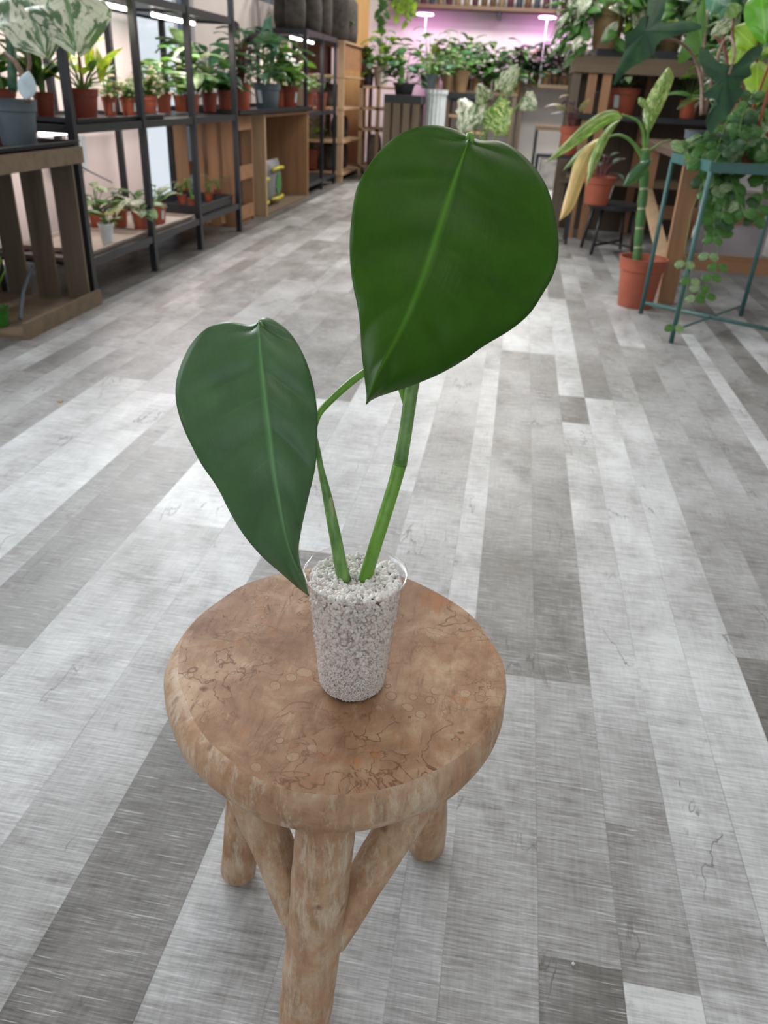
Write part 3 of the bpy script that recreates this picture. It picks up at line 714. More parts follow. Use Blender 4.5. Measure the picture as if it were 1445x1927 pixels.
def fan(root, z0, W, H, n, L, wr, shape, mats, droop=0.9, stems=STEMG, sr=0.0025, elev=(0.0, 0.6), low=0.3, bias=(0, 0), wave=0, hang=0.0, fold=.15):
    fb = MB(); sb = MB()
    for i in range(n):
        az = rnd.random() * 2 * pi; q = sqrt(rnd.random()); rr = q * max(0.0, W / 2 - L * 0.55)
        hh = H * (low + (1 - low) * rnd.random()) * (1 - 0.35 * q * q) - hang * q * H
        d = Vector((cos(az), sin(az), 0)); top = d * rr + Vector((bias[0] * hh, bias[1] * hh, z0 + hh))
        b0 = Vector((d.x * W * .03, d.y * W * .03, z0))
        pts = [b0, b0.lerp(top, .5) + Vector((0, 0, H * .1)), top]; sb.tube(pts, [sr * 1.3, sr, sr * .7], 5, cap=False)
        e = rnd.uniform(*elev); dd = Vector((d.x * cos(e), d.y * cos(e), sin(e)))
        dd += Vector((rnd.uniform(-.35, .35), rnd.uniform(-.35, .35), rnd.uniform(-.1, .2)))
        l = L * rnd.uniform(.75, 1.15)
        fb.blade(top, dd, Vector((rnd.uniform(-.3, .3), rnd.uniform(-.3, .3), 1)), l, l * wr * rnd.uniform(.85, 1.15), shape, droop * rnd.uniform(.6, 1.3), fold, mi=rnd.randrange(len(mats)), wave=wave)
    sb.build('stems', stems, root, smooth=True)
    fb.build('foliage', [LEAVES[k] for k in mats], root, smooth=True)
CNT = [0]
def plant(px, py, z, wpx, hpx, label, potmat=TERRA, kind='nursery', group=None, fw=60, fh=50, n=14, L=24, wr=.5, shape='oval', mats=('mid',), push=True, name='potted_plant', cat='potted plant', tagw=False, seg=28, X=None, Y=None, **kw):
    p = P(px, py, X=X) if X is not None else P(px, py, Y=Y) if Y is not None else P(px, py, Z=z); s = depth(p) / F;
    if X is not None or Y is not None: push = False
    r = wpx * s / 2; h = hpx * s
    if push: p = p + Vector((p.x - 0, p.y, 0)).normalized() * r * .72
    root = empty(name, (p.x, p.y, z), label, cat, group)
    mb = MB(); pot_mesh(mb, r, h, kind, seg); smooth_auto(mb.build('pot', potmat, root), 40)
    if kind != 'sack': mb = MB(); mb.lathe([(r * .84, h * .78), (r * .84, h * .86), (r * .4, h * .89), (0.001, h * .90)], 16); mb.build('soil', SOIL, root)
    if n: fan(root, h * .85, fw * s, fh * s, n, L * s, wr, shape, mats, **kw)
    if tagw:
        mb = MB(); a = -pi / 2 + .25 if tagw is True else tagw; q = r * .83
        c, sn = cos(a), sin(a)
        mb.bar((c * q * .93, sn * q * .93, h * .25), (c * q * 1.08, sn * q * 1.08, h * .72), r * .3, .003, upv=(c, sn, 0)); mb.build('price_label', WHITEP, root)
    return root

# ------------------------------------------------------------------ left: black shelf unit
SX0, SX1 = -2.33, -1.87
def shelf_unit(name, ys, x0, x1, tops, label, pw=0.03, ztop=1.45, boards=None):
    root = empty(name, (x1, ys[0], 0), label, 'shelf'); O = Vector((x1, ys[0], 0))
    for y in ys:
        for x in (x0, x1):
            mb = MB(); mb.box((x - pw / 2 - O.x, y - pw / 2 - O.y, 0), (x + pw / 2 - O.x, y + pw / 2 - O.y, ztop)); mb.build('upright', BLACK, root)
    for z, th, m_ in tops:
        mb = MB(); mb.box((x0 - O.x + pw / 2, ys[0] - O.y, z - th), (x1 - O.x - pw / 2, ys[-1] - O.y, z)); mb.build('shelf_board', m_, root)
        mb = MB(); mb.box((x1 - O.x - .008, ys[0] - O.y, z - th - .012), (x1 - O.x + .012, ys[-1] - O.y, z + .004)); mb.box((x0 - O.x - .01, ys[0] - O.y, z - th - .012), (x0 - O.x + .01, ys[-1] - O.y, z + .004))
        for y in ys: mb.box((x0 - O.x, y - O.y - .01, z - th - .012), (x1 - O.x, y - O.y + .01, z - th))
        mb.build('rail', BLACK, root)
    return root
shelf_unit('shelf_unit', [3.36, 4.04, 4.71, 5.45], SX0, SX1, [(0.18, .018, SHELFB), (0.725, .018, BLACK), (1.26, .02, BLACK)], 'long black metal shelf with plants along the pinkish left wall', .032, 1.75)
# tube lights under its top board
def tube_light(a, b_, label, r=0.011, e=9, pw=13):
    a = Vector(a); b_ = Vector(b_); root = empty('tube_light', a, label, 'light')
    mb = MB(); mb.bar(Vector(), b_ - a, .03, .012); mb.build('housing', WHITEP, root)
    mb = MB(); o_ = Vector((0, 0, -.013)); mb.tube([o_, b_ - a + o_], r, 10); mb.build('tube', emit('lit_tube', (1.0, .93, .90), e), root)
    l = bpy.data.lights.new('tube_glow', 'AREA'); l.shape = 'RECTANGLE'; l.size = .06; l.size_y = (b_ - a).length; l.energy = pw * (b_ - a).length; l.color = (1, .86, .82)
    o = bpy.data.objects.new('tube_glow', l); col.objects.link(o); o.parent = root; o.location = (b_ - a) / 2 + Vector((0, 0, -.03))
tube_light((-2.02, 3.70, 1.225), (-2.02, 4.30, 1.225), 'white tube light under black shelf top, nearest the camera')
tube_light((-2.02, 4.62, 1.225), (-2.02, 5.20, 1.225), 'white tube light under black shelf top, second along')
tube_light((-2.10, 3.50, .690), (-2.10, 4.30, .690), 'added unseen tube light under the middle black shelf board, nearer end', e=4, pw=3.2)  # out of view, added to light the lower wall and plants
tube_light((-2.10, 4.50, .690), (-2.10, 5.30, .690), 'added unseen tube light under the middle black shelf board, farther end', e=4, pw=3.2)  # second unseen tube added for the lower shelf
# trays on the lower board
def tray(name, p, sx, sy, h, m_, label, rz=0):
    root = MB(); t = .004
    root.box((-sx / 2, -sy / 2, 0), (sx / 2, sy / 2, t)); root.box((-sx / 2, -sy / 2, 0), (-sx / 2 + t, sy / 2, h)); root.box((sx / 2 - t, -sy / 2, 0), (sx / 2, sy / 2, h))
    root.box((-sx / 2, -sy / 2, 0), (sx / 2, -sy / 2 + t, h)); root.box((-sx / 2, sy / 2 - t, 0), (sx / 2, sy / 2, h))
    root.box((-sx / 2 - .012, -sy / 2 - .012, h - .004), (-sx / 2, sy / 2 + .012, h)); root.box((sx / 2, -sy / 2 - .012, h - .004), (sx / 2 + .012, sy / 2 + .012, h))
    o = root.build(name, m_, None, p); o.rotation_euler.z = rz; return tag(o, label, 'tray')
tray('plant_tray', (-2.08, 3.72, .184), .36, .56, .022, TANTRAY, 'flat tan tray under the white pot on the lower shelf', .02)
tray('plant_tray', (-2.08, 4.36, .184), .36, .62, .022, TANTRAY, 'flat tan tray under the large red pots on the lower shelf', -.02)
tray('plant_tray', (-2.08, 5.08, .184), .38, .62, .06, DTRAY, 'deep black tray of small seedlings on the lower shelf')
tray('plant_tray', (-2.08, 3.88, .729), .40, .9, .022, DTRAY, 'low dark tray on the middle shelf at its near end')
ZT = .189; ZM = .734
# lower shelf plants
plant(203, 462, ZT + .003, 29, 38, 'small white pot with a green and orange seedling on the near tan tray', WHITEP, 'cup', fw=50, fh=30, n=9, L=31, wr=.45, mats=('mid', 'croton'), droop=.6)
plant(228, 428, ZT + .003, 32, 34, 'dark velvety heart-leaved plant in red pot behind the white pot', TERRA, fw=64, fh=38, n=7, L=39, wr=.8, shape='heart', mats=('silver',), droop=1.2)
plant(268, 437, ZT + .003, 37, 40, 'pale mottled spreading plant in the largest red pot on lower shelf', TERRA, fw=100, fh=26, n=16, L=44, wr=.55, mats=('pale', 'white'), droop=1.0, tagw=-2.4, elev=(-.1, .4))
plant(299, 422, ZT + .003, 34, 34, 'green striped plant in red pot right of the mottled one on lower shelf', TERRA, fw=90, fh=40, n=14, L=41, wr=.35, mats=('pale', 'mid'), droop=1.1, tagw=-.5)
plant(186, 432, ZT + .003, 34, 30, 'leafy green plant half hidden behind the crate slats on lower shelf', TERRA, fw=80, fh=62, n=14, L=41, wr=.5, mats=('mid', 'pale'), droop=1.2)
for k, (x, y) in enumerate([(343, 384), (361, 391), (352, 374), (394, 380), (412, 376)]):
    plant(x, y, ZT + .003, 18, 16, ['seedling pot at the near end of the deep black tray', 'spiky seedling in the frontmost pot of the deep black tray', 'seedling pot against the wall in the black tray', 'seedling pot right of the spiky one in black tray', 'farthest seedling pot in the deep black tray'][k], TERRA, group='seedling pots in the black tray', fw=34, fh=34, n=7, L=22, wr=.22, shape='lance', mats=('pale', 'mid'), droop=.9, seg=16)
# middle shelf plants, near to far
plant(88, 224, ZM, 40, 42, 'dark red pot with long dark leaves standing behind the first shelf upright', TERRAD, fw=110, fh=106, n=23, L=82, wr=.3, shape='lance', mats=('dark', 'mid'), droop=.8, elev=(.3, 1.0), X=-2.17, low=.12)
plant(14, 232, ZM, 50, 50, 'dark red pot at the left end of the middle shelf', TERRAD, fw=70, fh=78, n=13, L=64, wr=.4, mats=('mid',), droop=.9, X=-2.2, low=.12)
r_ = plant(163, 226, ZM, 56, 50, 'large yellow and green strap-leaved plant in red pot on middle shelf', TERRAD, n=0, X=-2.03)
s_ = .0031
fan(r_, .12, 110 * s_, 45 * s_, 13, 46 * s_, .30, 'lance', ('croton', 'mid', 'croton'), droop=.7, elev=(.5, 1.25), stems=STEMG, sr=.004)
fan(r_, .12, 60 * s_, 95 * s_, 6, 60 * s_, .32, 'lance', ('lime', 'croton'), droop=.6, elev=(.7, 1.4), stems=STEMR, sr=.004, low=.6)
plant(208, 214, ZM, 29, 32, 'smallest red pot beside the yellow strap-leaved plant', TERRA, fw=56, fh=42, n=31, L=25, wr=.45, mats=('pink', 'mid'), droop=.8, tagw=-.5, X=-2.1, low=.12)
plant(245, 214, ZM, 35, 31, 'red pot of fine pink leaves left of the second shelf upright', TERRA, fw=56, fh=35, n=78, L=17, wr=.5, mats=('pink', 'pale'), droop=.5, tagw=-.4, X=-2.06, low=.12)
plant(281, 213, ZM, 36, 33, 'red pot of fine pink leaves just right of the second upright', TERRA, fw=60, fh=51, n=70, L=20, wr=.45, mats=('pink', 'mid', 'pink'), droop=.6, X=-2.05, low=.12)
plant(309, 209, ZM, 32, 31, 'red pot with white label and bright arching leaves', TERRA, fw=80, fh=64, n=31, L=48, wr=.42, mats=('mid', 'pale'), droop=.9, tagw=-2.3, X=-2.12, low=.12)
plant(340, 207, ZM, 26, 28, 'red pot with pink-tipped leaves near the window', TERRA, fw=60, fh=69, n=46, L=25, wr=.45, mats=('pink', 'mid'), droop=.6, X=-2.13, low=.12)
plant(362, 205, ZM, 30, 30, 'red pot with big pale-veined leaves before the window', TERRA, fw=90, fh=94, n=24, L=65, wr=.5, shape='heart', mats=('pale', 'mid'), droop=1.1, elev=(-.1, .8), X=-2.08, low=.12)
plant(395, 204, ZM, 32, 32, 'red pot with glossy blue-green leaves near the third upright', TERRAD, fw=90, fh=94, n=31, L=48, wr=.4, mats=('blue', 'mid'), droop=1.0, X=-2.06, low=.12)
plant(424, 205, ZM, 30, 34, 'dark red pot with drooping striped leaf beside the fourth upright', TERRAD, fw=80, fh=67, n=19, L=71, wr=.4, shape='heart', mats=('silver', 'mid'), droop=1.3, X=-2.08, low=.12)
# the row goes on over the crates
tray('plant_tray', (-2.12, 6.55, .722), .50, 2.0, .03, DTRAY, 'long low black tray lying on top of the wooden crates')
plant(456, 213, ZM, 37, 47, 'tall red pot with a tangle of reddish stems on the crates', TERRA, fw=80, fh=106, n=42, L=34, wr=.5, mats=('blue', 'purple', 'mid'), droop=.9, stems=STEMR, X=-2.02, low=.12)
plant(503, 208, ZM, 54, 44, 'blue-grey pot with large dusty leaves on the crates', GREYP, fw=120, fh=100, n=22, L=72, wr=.42, shape='arrow', mats=('blue', 'blue', 'mid'), droop=1.0, tagw=-1.9, wave=.12, X=-2.0, low=.12)
plant(545, 206, ZM, 36, 36, 'dark red pot with dark round leaves on the far end of crates', TERRAD, fw=80, fh=67, n=27, L=42, wr=.6, mats=('dark', 'mid'), droop=1.0, tagw=-.4, X=-2.07, low=.12)
plant(530, 200, ZM, 30, 34, 'red pot tucked behind the blue-grey pot', TERRA, fw=50, fh=89, n=27, L=36, wr=.5, mats=('mid', 'blue', 'lime'), droop=1.0, X=-2.14, low=.12)
# socket and adapter on the wall
root = empty('power_adapter', (-2.38, 4.12, .50), 'black power adapter and cable hanging on the pinkish wall', 'adapter')
mb = MB(); mb.box((0, -.09, -.02), (.05, .09, .02)); mb.build('housing', BLACK, root)
mb = MB(); mb.tube([(0.02, .09, 0), (.02, .25, -.06), (.02, .5, -.14)], .004, 6); mb.tube([(.01, 0, .02), (.01, .05, .12), (.0, .02, .30)], .004, 6); mb.build('cable', GREYP, root)
mb = MB(); mb.box((XL, 4.33, .44), (XL + .02, 4.44, .62)); mb.lathe([(.012, 0), (.012, .004)], 12, (XL + .022, 4.385, .54)); tag(mb.build('wall_socket', WHITEP), 'white double socket on the wall behind the shelf', 'socket')

# ------------------------------------------------------------------ left front crate with the big grey pot
def planks_crate(name, loc, sx, sy, sz, label, face='x', wood_=CRATE, woodh=CRATEH, nsl=4, group=None):
    """open fruit crate on end: board floor and top, slatted back and ends, open towards +X"""
    root = empty(name, loc, label, 'crate', group); t = .016
    mb = MB(); mb.box((-sx, 0, 0), (0, sy, t)); mb.build('base_board', woodh, root)
    mb = MB(); mb.box((-sx, 0, sz - t), (0, sy, sz)); mb.build('top_board', woodh, root)
    for z in (t, sz - .062):
        mb = MB(); mb.box((-.016, 0, z if z < .1 else sz - .062), (0, sy, (z + .05) if z < .1 else sz - t)); mb.build('rail', woodh, root)
    wsl = (sx - .03) / nsl
    for yy in (0, sy - .012):
        for k in range(nsl - (2 if yy == 0 else 0)):
            x0 = -sx + .008 + k * (sx - .016) / nsl; w2 = (sx - .016) / nsl - .045
            mb = MB(); mb.box((x0, yy, t), (x0 + w2, yy + .012, sz - t)); mb.build('slat', wood_, root)
    for k in range(4):
        y0 = .01 + k * (sy - .02) / 4
        mb = MB(); mb.box((-sx, y0, t), (-sx + .012, y0 + (sy - .02) / 4 - .03, sz - t)); mb.build('slat', wood_, root)
    return root
planks_crate('wooden_crate', (-1.80, 2.70, 0), .60, .60, .655, 'weathered wooden crate on end at left, grey pot on top')
tray('plant_tray', (-2.08, 3.0, .657), .52, .58, .02, DTRAY, 'black tray on top of the left front crate')
mb = MB(); mb.tube([(-1.93, 2.86, .03), (-1.99, 3.0, .10), (-2.02, 3.12, .16), (-2.05, 3.2, .165)], .008, 8); mb.build('x', GREYP).name = 'grey_pipe'
tag(bpy.data.objects['grey_pipe'], 'bent grey pipe lying inside the left front crate', 'pipe')
r_ = plant(2, 612, .02, 40, 34, 'green bottle-like pot at the left edge inside the crate', plain('green_plastic', (.03, .16, .02), .25, .15), 'nursery', fw=50, fh=80, n=8, L=55, wr=.3, mats=('lime', 'dark'), droop=.3, elev=(.9, 1.4), push=False)
GP = P(38, 277, Z=.662); gs = depth(GP) / F
big = plant(38, 276, .662, 86, 78, 'grey pot with thick stem and huge cream-marbled leaves on the left crate', GREYP, n=0, name='variegated_plant')
go = Vector(big.location)
def gpt(px, py, dd=0): return P(px, py, D=depth(Vector((go.x, go.y, .9))) + dd) - go
mb = MB(); mb.tube([gpt(52, 192), gpt(42, 140), gpt(30, 118), gpt(8, 100)], [.013, .012, .010, .008], 10); mb.tube([gpt(47, 165), gpt(56, 120), gpt(52, 85)], [.009, .007, .006], 8)
mb.build('trunk', STEMB, big, smooth=True)
mb = MB(); mb.tube([gpt(24, 170, .12), gpt(22, 100, .12), gpt(18, 60, .12), gpt(4, -20, .12)], [.018, .019, .018, .015], 12); mb.build('stem', stem_mat('ringed_stem', (.02, .07, .04), (.06, .16, .08)), big, smooth=True)
def bigleaf(parent, a, tip, W, mats, shape='heart', droop=.35, nrm=None, wave=.06, name='leaf', fold=.12, off=None):
    mb = MB(); d = tip - a; L = d.length
    tocam = (C - (a + (off or parent.location))).normalized()
    d2 = (d.normalized() + (nrm or tocam) * droop * .5).normalized()
    mb.blade(a, d2, nrm or tocam, L * 1.03, W, shape, droop, fold, rows=12, cols=4, wave=wave)
    return mb.build(name, mats, parent, smooth=True)
bigleaf(big, gpt(40, -30, .0), gpt(82, 95, -.05), .27, G_WHITE, 'oval', .3, wave=.05)
bigleaf(big, gpt(118, -40, .02), gpt(142, 88, -.03), .30, G_WHITE, 'oval', .3, wave=.05)
bigleaf(big, gpt(48, 186, -.02), gpt(54, 134, -.02), .065, plain('pale_blue_leaf', (.42, .52, .56), .4, .1), 'oval', .1, wave=0)
bigleaf(big, gpt(52, 100, .02), gpt(72, 62, .0), .06, G_DARK, 'oval', .3)
bigleaf(big, gpt(40, 90, .02), gpt(28, 72, .0), .05, G_PURP, 'oval', .3)
plant(-8, 272, .662, 40, 60, 'terracotta pot at the left frame edge beside the grey pot', TERRA, fw=80, fh=60, n=6, L=50, wr=.4, mats=('dark',), droop=.8)

# ------------------------------------------------------------------ crates carrying the long tray
def slat_front_crate(loc, sy, sx, sz, label, n=4, wd=WARM, wdh=WARMH):
    root = empty('wooden_crate', loc, label, 'crate'); t = .016
    for k in range(n):
        y0 = k * sy / n; mb = MB(); mb.box((-.014, y0 + .006, 0.0), (0, y0 + sy / n - .018, sz)); mb.build('slat', wd, root)
        mb = MB(); mb.box((-sx, y0 + .006, 0.0), (-sx + .014, y0 + sy / n - .018, sz)); mb.build('slat', wd, root)
    for z in (.0, sz - .03):
        mb = MB(); mb.box((-sx + .014, .004, z), (-.014, sy - .004, z + .02)); mb.build('end_board', wdh, root)
    return root
root = empty('wooden_crate', (-1.94, 5.60, 0), 'reddish-brown crate of broad upright planks just beyond the black shelf', 'crate')
for yy in (0, .40):
    for k, (x0, x1) in enumerate([(-.44, -.335), (-.30, -.225), (-.19, -.115), (-.085, 0)]):
        mb = MB(); mb.box((x0, yy, 0), (x1, yy + .016, .715)); mb.build('plank', WARM, root)
for z in (.03, .30, .62):
    mb = MB(); mb.box((-.016, .016, z), (0, .40, z + .09)); mb.build('side_rail', WARMH, root)
    mb = MB(); mb.box((-.44, .016, z), (-.424, .40, z + .09)); mb.build('side_rail', WARMH, root)
mb = MB(); mb.box((-.424, .016, .0), (-.016, .40, .016)); mb.build('base_board', WARMH, root)
root = empty('open_box', (-1.90, 6.2, 0), 'open wooden box with soil bags inside, under the long tray', 'box')
mb = MB(); mb.box((-.16, 0, 0), (0, .03, .715)); mb.build('corner_board', PALEW, root)
mb = MB(); mb.box((-.48, 1.30, 0), (0, 1.33, .715)); mb.build('end_board', WARM, root)
mb = MB(); mb.box((-.48, .03, .695), (0, 1.30, .715)); mb.build('top_board', WARMH, root)
mb = MB(); mb.box((-.48, .03, 0), (0, 1.30, .018)); mb.build('base_board', CRATEH, root)
for k in range(5):
    mb = MB(); mb.box((-.48, .03 + k * .255, .018), (-.465, .03 + k * .255 + .215, .695)); mb.build('slat', CRATE, root)
def soil_bag(loc, w_, h_, label, rz=0.0):
    root = empty('soil_bag', loc, label, 'bag', rz=rz); root.rotation_euler = (0, 0, rz)
    mb = MB(); n = 10
    for i in range(n + 1):
        for j in range(n + 1):
            pass
    def pad(mb, y0, y1, z0, z1, th, ox=0, n=8):
        for sgn in (1, -1):
            vs = []; 
            for i in range(n + 1):
                for j in range(n + 1):
                    a = i / n; b_ = j / n; bul = (sin(pi * a) * sin(pi * b_)) ** .45 if 0 < a < 1 and 0 < b_ < 1 else 0
                    vs.append((ox + sgn * th * bul * (1 + .1 * noise.noise(Vector((a * 4, b_ * 4, sgn)))), y0 + (y1 - y0) * a, z0 + (z1 - z0) * b_))
            mb.add(vs, [(i * (n + 1) + j, (i + 1) * (n + 1) + j, (i + 1) * (n + 1) + j + 1, i * (n + 1) + j + 1) for i in range(n) for j in range(n)])
    pad(mb, -w_ / 2, w_ / 2, 0, h_, .07); mb.build('sack', plain('bag_grey', (.20, .20, .21), .4, .15, 6), root, smooth=True)
    mb = MB(); mb.tube([(.062, -w_ * .36, h_ * .80), (.078, 0, h_ * .83), (.062, w_ * .36, h_ * .80)], .014, 8); mb.build('yellow_band', plain('bag_yellow', (.55, .48, .02), .4, .1), root, smooth=True)
    mb = MB(); mb.lathe([(.001, -.01), (.075, -.008), (.08, 0.0), (.001, .004)], 16, (0, 0, 0)); g_ = mb.build('green_print', plain('bag_green', (.02, .17, .03), .4, .1), root); g_.rotation_euler = (0, pi / 2, 0); g_.location = (.070, 0, h_ * .45)
    mb = MB(); mb.tube([(.055, -w_ * .38, h_ * .12), (.068, 0, h_ * .11), (.055, w_ * .38, h_ * .12)], .013, 8); mb.build('lower_band', plain('bag_yellow', (.5, .45, .02)), root, smooth=True)
soil_bag((-2.04, 6.80, .03), .42, .33, 'soil bag with yellow band and green print, farther one in open box')
soil_bag((-2.04, 6.42, .03), .30, .26, 'shorter soil bag with green print, nearer one in open box')

# ------------------------------------------------------------------ second black shelf with sacks on top
shelf_unit('shelf_unit', [7.55, 8.18, 8.75], -2.36, -1.93, [(0.10, .018, BLACK), (.70, .018, BLACK), (1.335, .03, BLACK)], 'second black shelf farther along the left wall, dark sacks on top', .03, 1.335)
tube_light((-2.1, 7.7, 1.29), (-2.1, 8.05, 1.29), 'short tube light under the far black shelf, nearer of two')
tube_light((-2.1, 8.3, 1.29), (-2.1, 8.5, 1.29), 'short tube light under the far black shelf, farther of two')
for k, (y, x, r, h) in enumerate([(7.66, -2.05, .09, .30), (7.88, -2.2, .10, .36), (8.06, -2.0, .09, .31), (8.28, -2.18, .09, .34), (8.45, -2.0, .10, .40), (8.66, -2.12, .07, .36)]):
    rt = empty('grow_sack', (x, y, 1.337), ['nearest, short dark sack on top of the far black shelf', 'dark sack against the wall, second on the far black shelf', 'short dark sack at the front edge, third on the far black shelf', 'dark sack against the wall, fourth on the far black shelf', 'tallest dark sack on the far black shelf', 'narrow dark sack at the far end of the far black shelf'][k], 'sack', 'dark sacks on the far black shelf')
    mb = MB(); pot_mesh(mb, r, h, 'sack'); mb.build('sack', SACK, rt, smooth=True)
    fan(rt, h * .9, .34, .20, 9, .12, .5, 'oval', ('mid', 'pale') if k % 2 else ('dark', 'mid'), droop=.9)
for k, (px, py, z, lab, mats) in enumerate([(540, 205, .702, 'near', ('mid', 'lime')), (580, 212, .702, 'middle', ('mid', 'pale')), (604, 206, .702, 'far', ('purple', 'mid'))]):
    plant(px, py, z, 24, 30, 'dark pot on the %s part of the far black shelf, middle board' % lab, TERRAD, fw=50, fh=40, n=14, L=18, mats=mats, seg=16, Y=(7.75, 8.1, 8.45)[k])
plant(585, 318, .102, 34, 34, 'dark red pot with bright leaves on the far black shelf, lowest board', TERRAD, fw=52, fh=60, n=18, L=18, mats=('mid', 'lime'), seg=16)
plant(612, 312, .102, 24, 28, 'small dark pot beside the red one on the far lowest board', DTRAY, fw=40, fh=60, n=14, L=16, mats=('mid', 'dark', 'croton'), seg=16)

# wooden rack of crates beyond it
root = empty('wooden_rack', (-1.92, 9.0, 0), 'tall rack of stacked wooden crates beyond the far black shelf', 'rack')
for y in (.0, 1.25):
    for x in (-.42, 0):
        mb = MB(); mb.box((x - .03, y - .03, 0), (x + .03, y + .03, 1.33)); mb.build('post', PALEW if x == 0 else CRATE, root)
for z in (.08, .40, .72, 1.02, 1.33):
    mb = MB(); mb.box((-.44, -.04, z - .02), (.035, 1.30, z)); mb.build('shelf_board', PALEWH, root)
mb = MB(); mb.box((-.44, .02, 1.02), (-.42, 1.2, 1.31)); mb.box((.0, .03, 1.08), (.012, 1.2, 1.30)); mb.build('side_panel', WARMH, root)
for k, (y, z, r, h) in enumerate([(9.2, 1.332, .13, .46), (9.62, 1.332, .14, .42), (9.35, .082, .12, .26), (9.8, .082, .12, .28), (9.4, .722, .1, .22), (9.9, .402, .1, .22)]):
    rt = empty('grow_sack', (-2.02 if z > 1 else -2.12, y, z), ['brown sack on top of the wooden rack, nearer', 'brown sack on top of the wooden rack, farther', 'brown sack on the lowest rack board, nearer', 'brown sack on the lowest rack board, farther', 'sack on the middle rack board', 'sack on the second lowest rack board'][k], 'sack', 'sacks on the wooden rack')
    mb = MB(); pot_mesh(mb, r, h, 'sack'); mb.build('sack', SACK, rt, smooth=True)
plant(628, 60, 1.335, 2, 4, 'sparse green plant growing between the sacks on the rack', SACK, 'sack', fw=60, fh=40, n=10, L=26, mats=('mid', 'pale'), Y=9.5)
# second lower rack with pale sacks near the back wall
root = empty('wooden_rack', (-1.88, 9.95, 0), 'open pale wooden rack near back wall holding pale sacks', 'rack')
for x, y in ((0, 0), (.42, .0), (0, .6), (.42, .6), (.2, 0)):
    mb = MB(); mb.box((x - .02, y - .02, 0), (x + .02, y + .02, .94)); mb.build('post', PALEW, root)
for z in (.10, .50, .72, .94):
    mb = MB(); mb.box((-.02, -.02, z - .025), (.44, .62, z)); mb.build('shelf_board', PALEWH, root)
for k, x in enumerate((-1.74, -1.56)):
    rt = empty('pale_sack', (x, 10.15, .102), ['pale cloth sack on the low board of the pale rack, left', 'grey cloth sack on the low board of the pale rack, right'][k], 'sack')
    mb = MB(); pot_mesh(mb, .085, .33, 'sack'); mb.build('sack', SACKL if k == 0 else SACK, rt, smooth=True)
plant(694, 138, 0.942, 22, 20, 'lime-leaved plant in dark pot on the pale rack', DTRAY, fw=50, fh=52, n=22, L=22, wr=.7, shape='heart', mats=('lime',), droop=1.3, seg=16, Y=10.2, low=.05)
plant(716, 160, 0.942, 32, 32, 'silver pot with bright green leaves on the pale rack', plain('silver_pot', (.45, .42, .40), .3, .1, metal=.3), 'cup', fw=84, fh=66, n=42, L=24, wr=.6, mats=('mid', 'lime', 'blue'), droop=1.0, tagw=-1.2, seg=16, Y=10.2, low=.05)

# ------------------------------------------------------------------ back wall: high shelf, grow lights, plant bench
root = empty('wall_shelf', (-1.75, 11.0, 1.80), 'long dark wooden shelf high on the back wall with small pots', 'shelf')
mb = MB(); mb.box((0, 0, 0), (2.6, .28, .04)); mb.build('shelf_board', wood('dark_shelf', (.16, .095, .06), .6, 0), root)
for x in (.2, 1.3, 2.4):
    mb = MB(); mb.box((x, .02, -.08), (x + .03, .28, 0)); mb.build('bracket', BLACK, root)
kinds = [plain('jar_brown', (.16, .10, .06)), plain('jar_plum', (.12, .05, .07)), plain('jar_slate', (.07, .09, .12)), plain('jar_tan', (.35, .26, .16))]
proto = None
for k in range(24):
    x = -1.68 + k * .105
    rt = empty('small_pot', (x, 11.09, 1.841), 'small pot in the row along the high back wall shelf', 'pot', 'small pots on the high wall shelf')
    mb = MB(); pot_mesh(mb, .045, rnd.choice((.13, .16, .2)), 'plain', 14); mb.build('pot', kinds[rnd.randrange(4)], rt, smooth=True)
def grow_light(px, py, label):
    p = P(px, py, Y=10.75); root = empty('grow_light', p, label, 'lamp')
    mb = MB(); n = 24; mb.tube([(.09 * cos(2 * pi * k / n), .09 * sin(2 * pi * k / n), 0) for k in range(n + 1)], .011, 8)
    mb.build('ring', emit('pink_ring', (1.0, .5, .95), 7), root, smooth=True)
    mb = MB(); mb.tube([(0, .09, 0), (0, .10, -.3), (0, .10, 1.02 - p.z)], .006, 6); mb.tube([(0, .09, 0), (0, -.09, 0)], .005, 6); mb.build('pole', WHITEP, root)
    l = bpy.data.lights.new('grow_glow', 'AREA'); l.shape = 'DISK'; l.size = .2; l.energy = 6; l.color = (1.0, .28, .90)
    o = bpy.data.objects.new('grow_glow', l); col.objects.link(o); o.parent = root; o.location = (0, 0, -.02); o.rotation_euler = (radians(25), 0, 0)
grow_light(800, 27, 'pink glowing ring grow light at left on the back wall')
grow_light(1030, 33, 'pink glowing ring grow light at right on the back wall')
# benches
def bench(loc, sx, sy, sz, label, legs=True, m_=CRATEH, ml=CRATE, th=.04):
    root = empty('plant_bench', loc, label, 'bench')
    mb = MB(); mb.box((0, 0, sz - th), (sx, sy, sz)); mb.build('bench_top', m_, root)
    for x in (.03, sx - .03):
        for y in (.03, sy - .03):
            mb = MB(); mb.box((x - .025, y - .025, 0), (x + .025, y + .025, sz - th)); mb.build('leg', ml, root)
    return root
bench((-1.20, 10.62, 0), 1.1, .5, .95, 'long dark plant bench under the left part of back wall')
bench((-.08, 10.75, 0), 1.35, .45, 1.06, 'wooden plant bench under the right grow light')
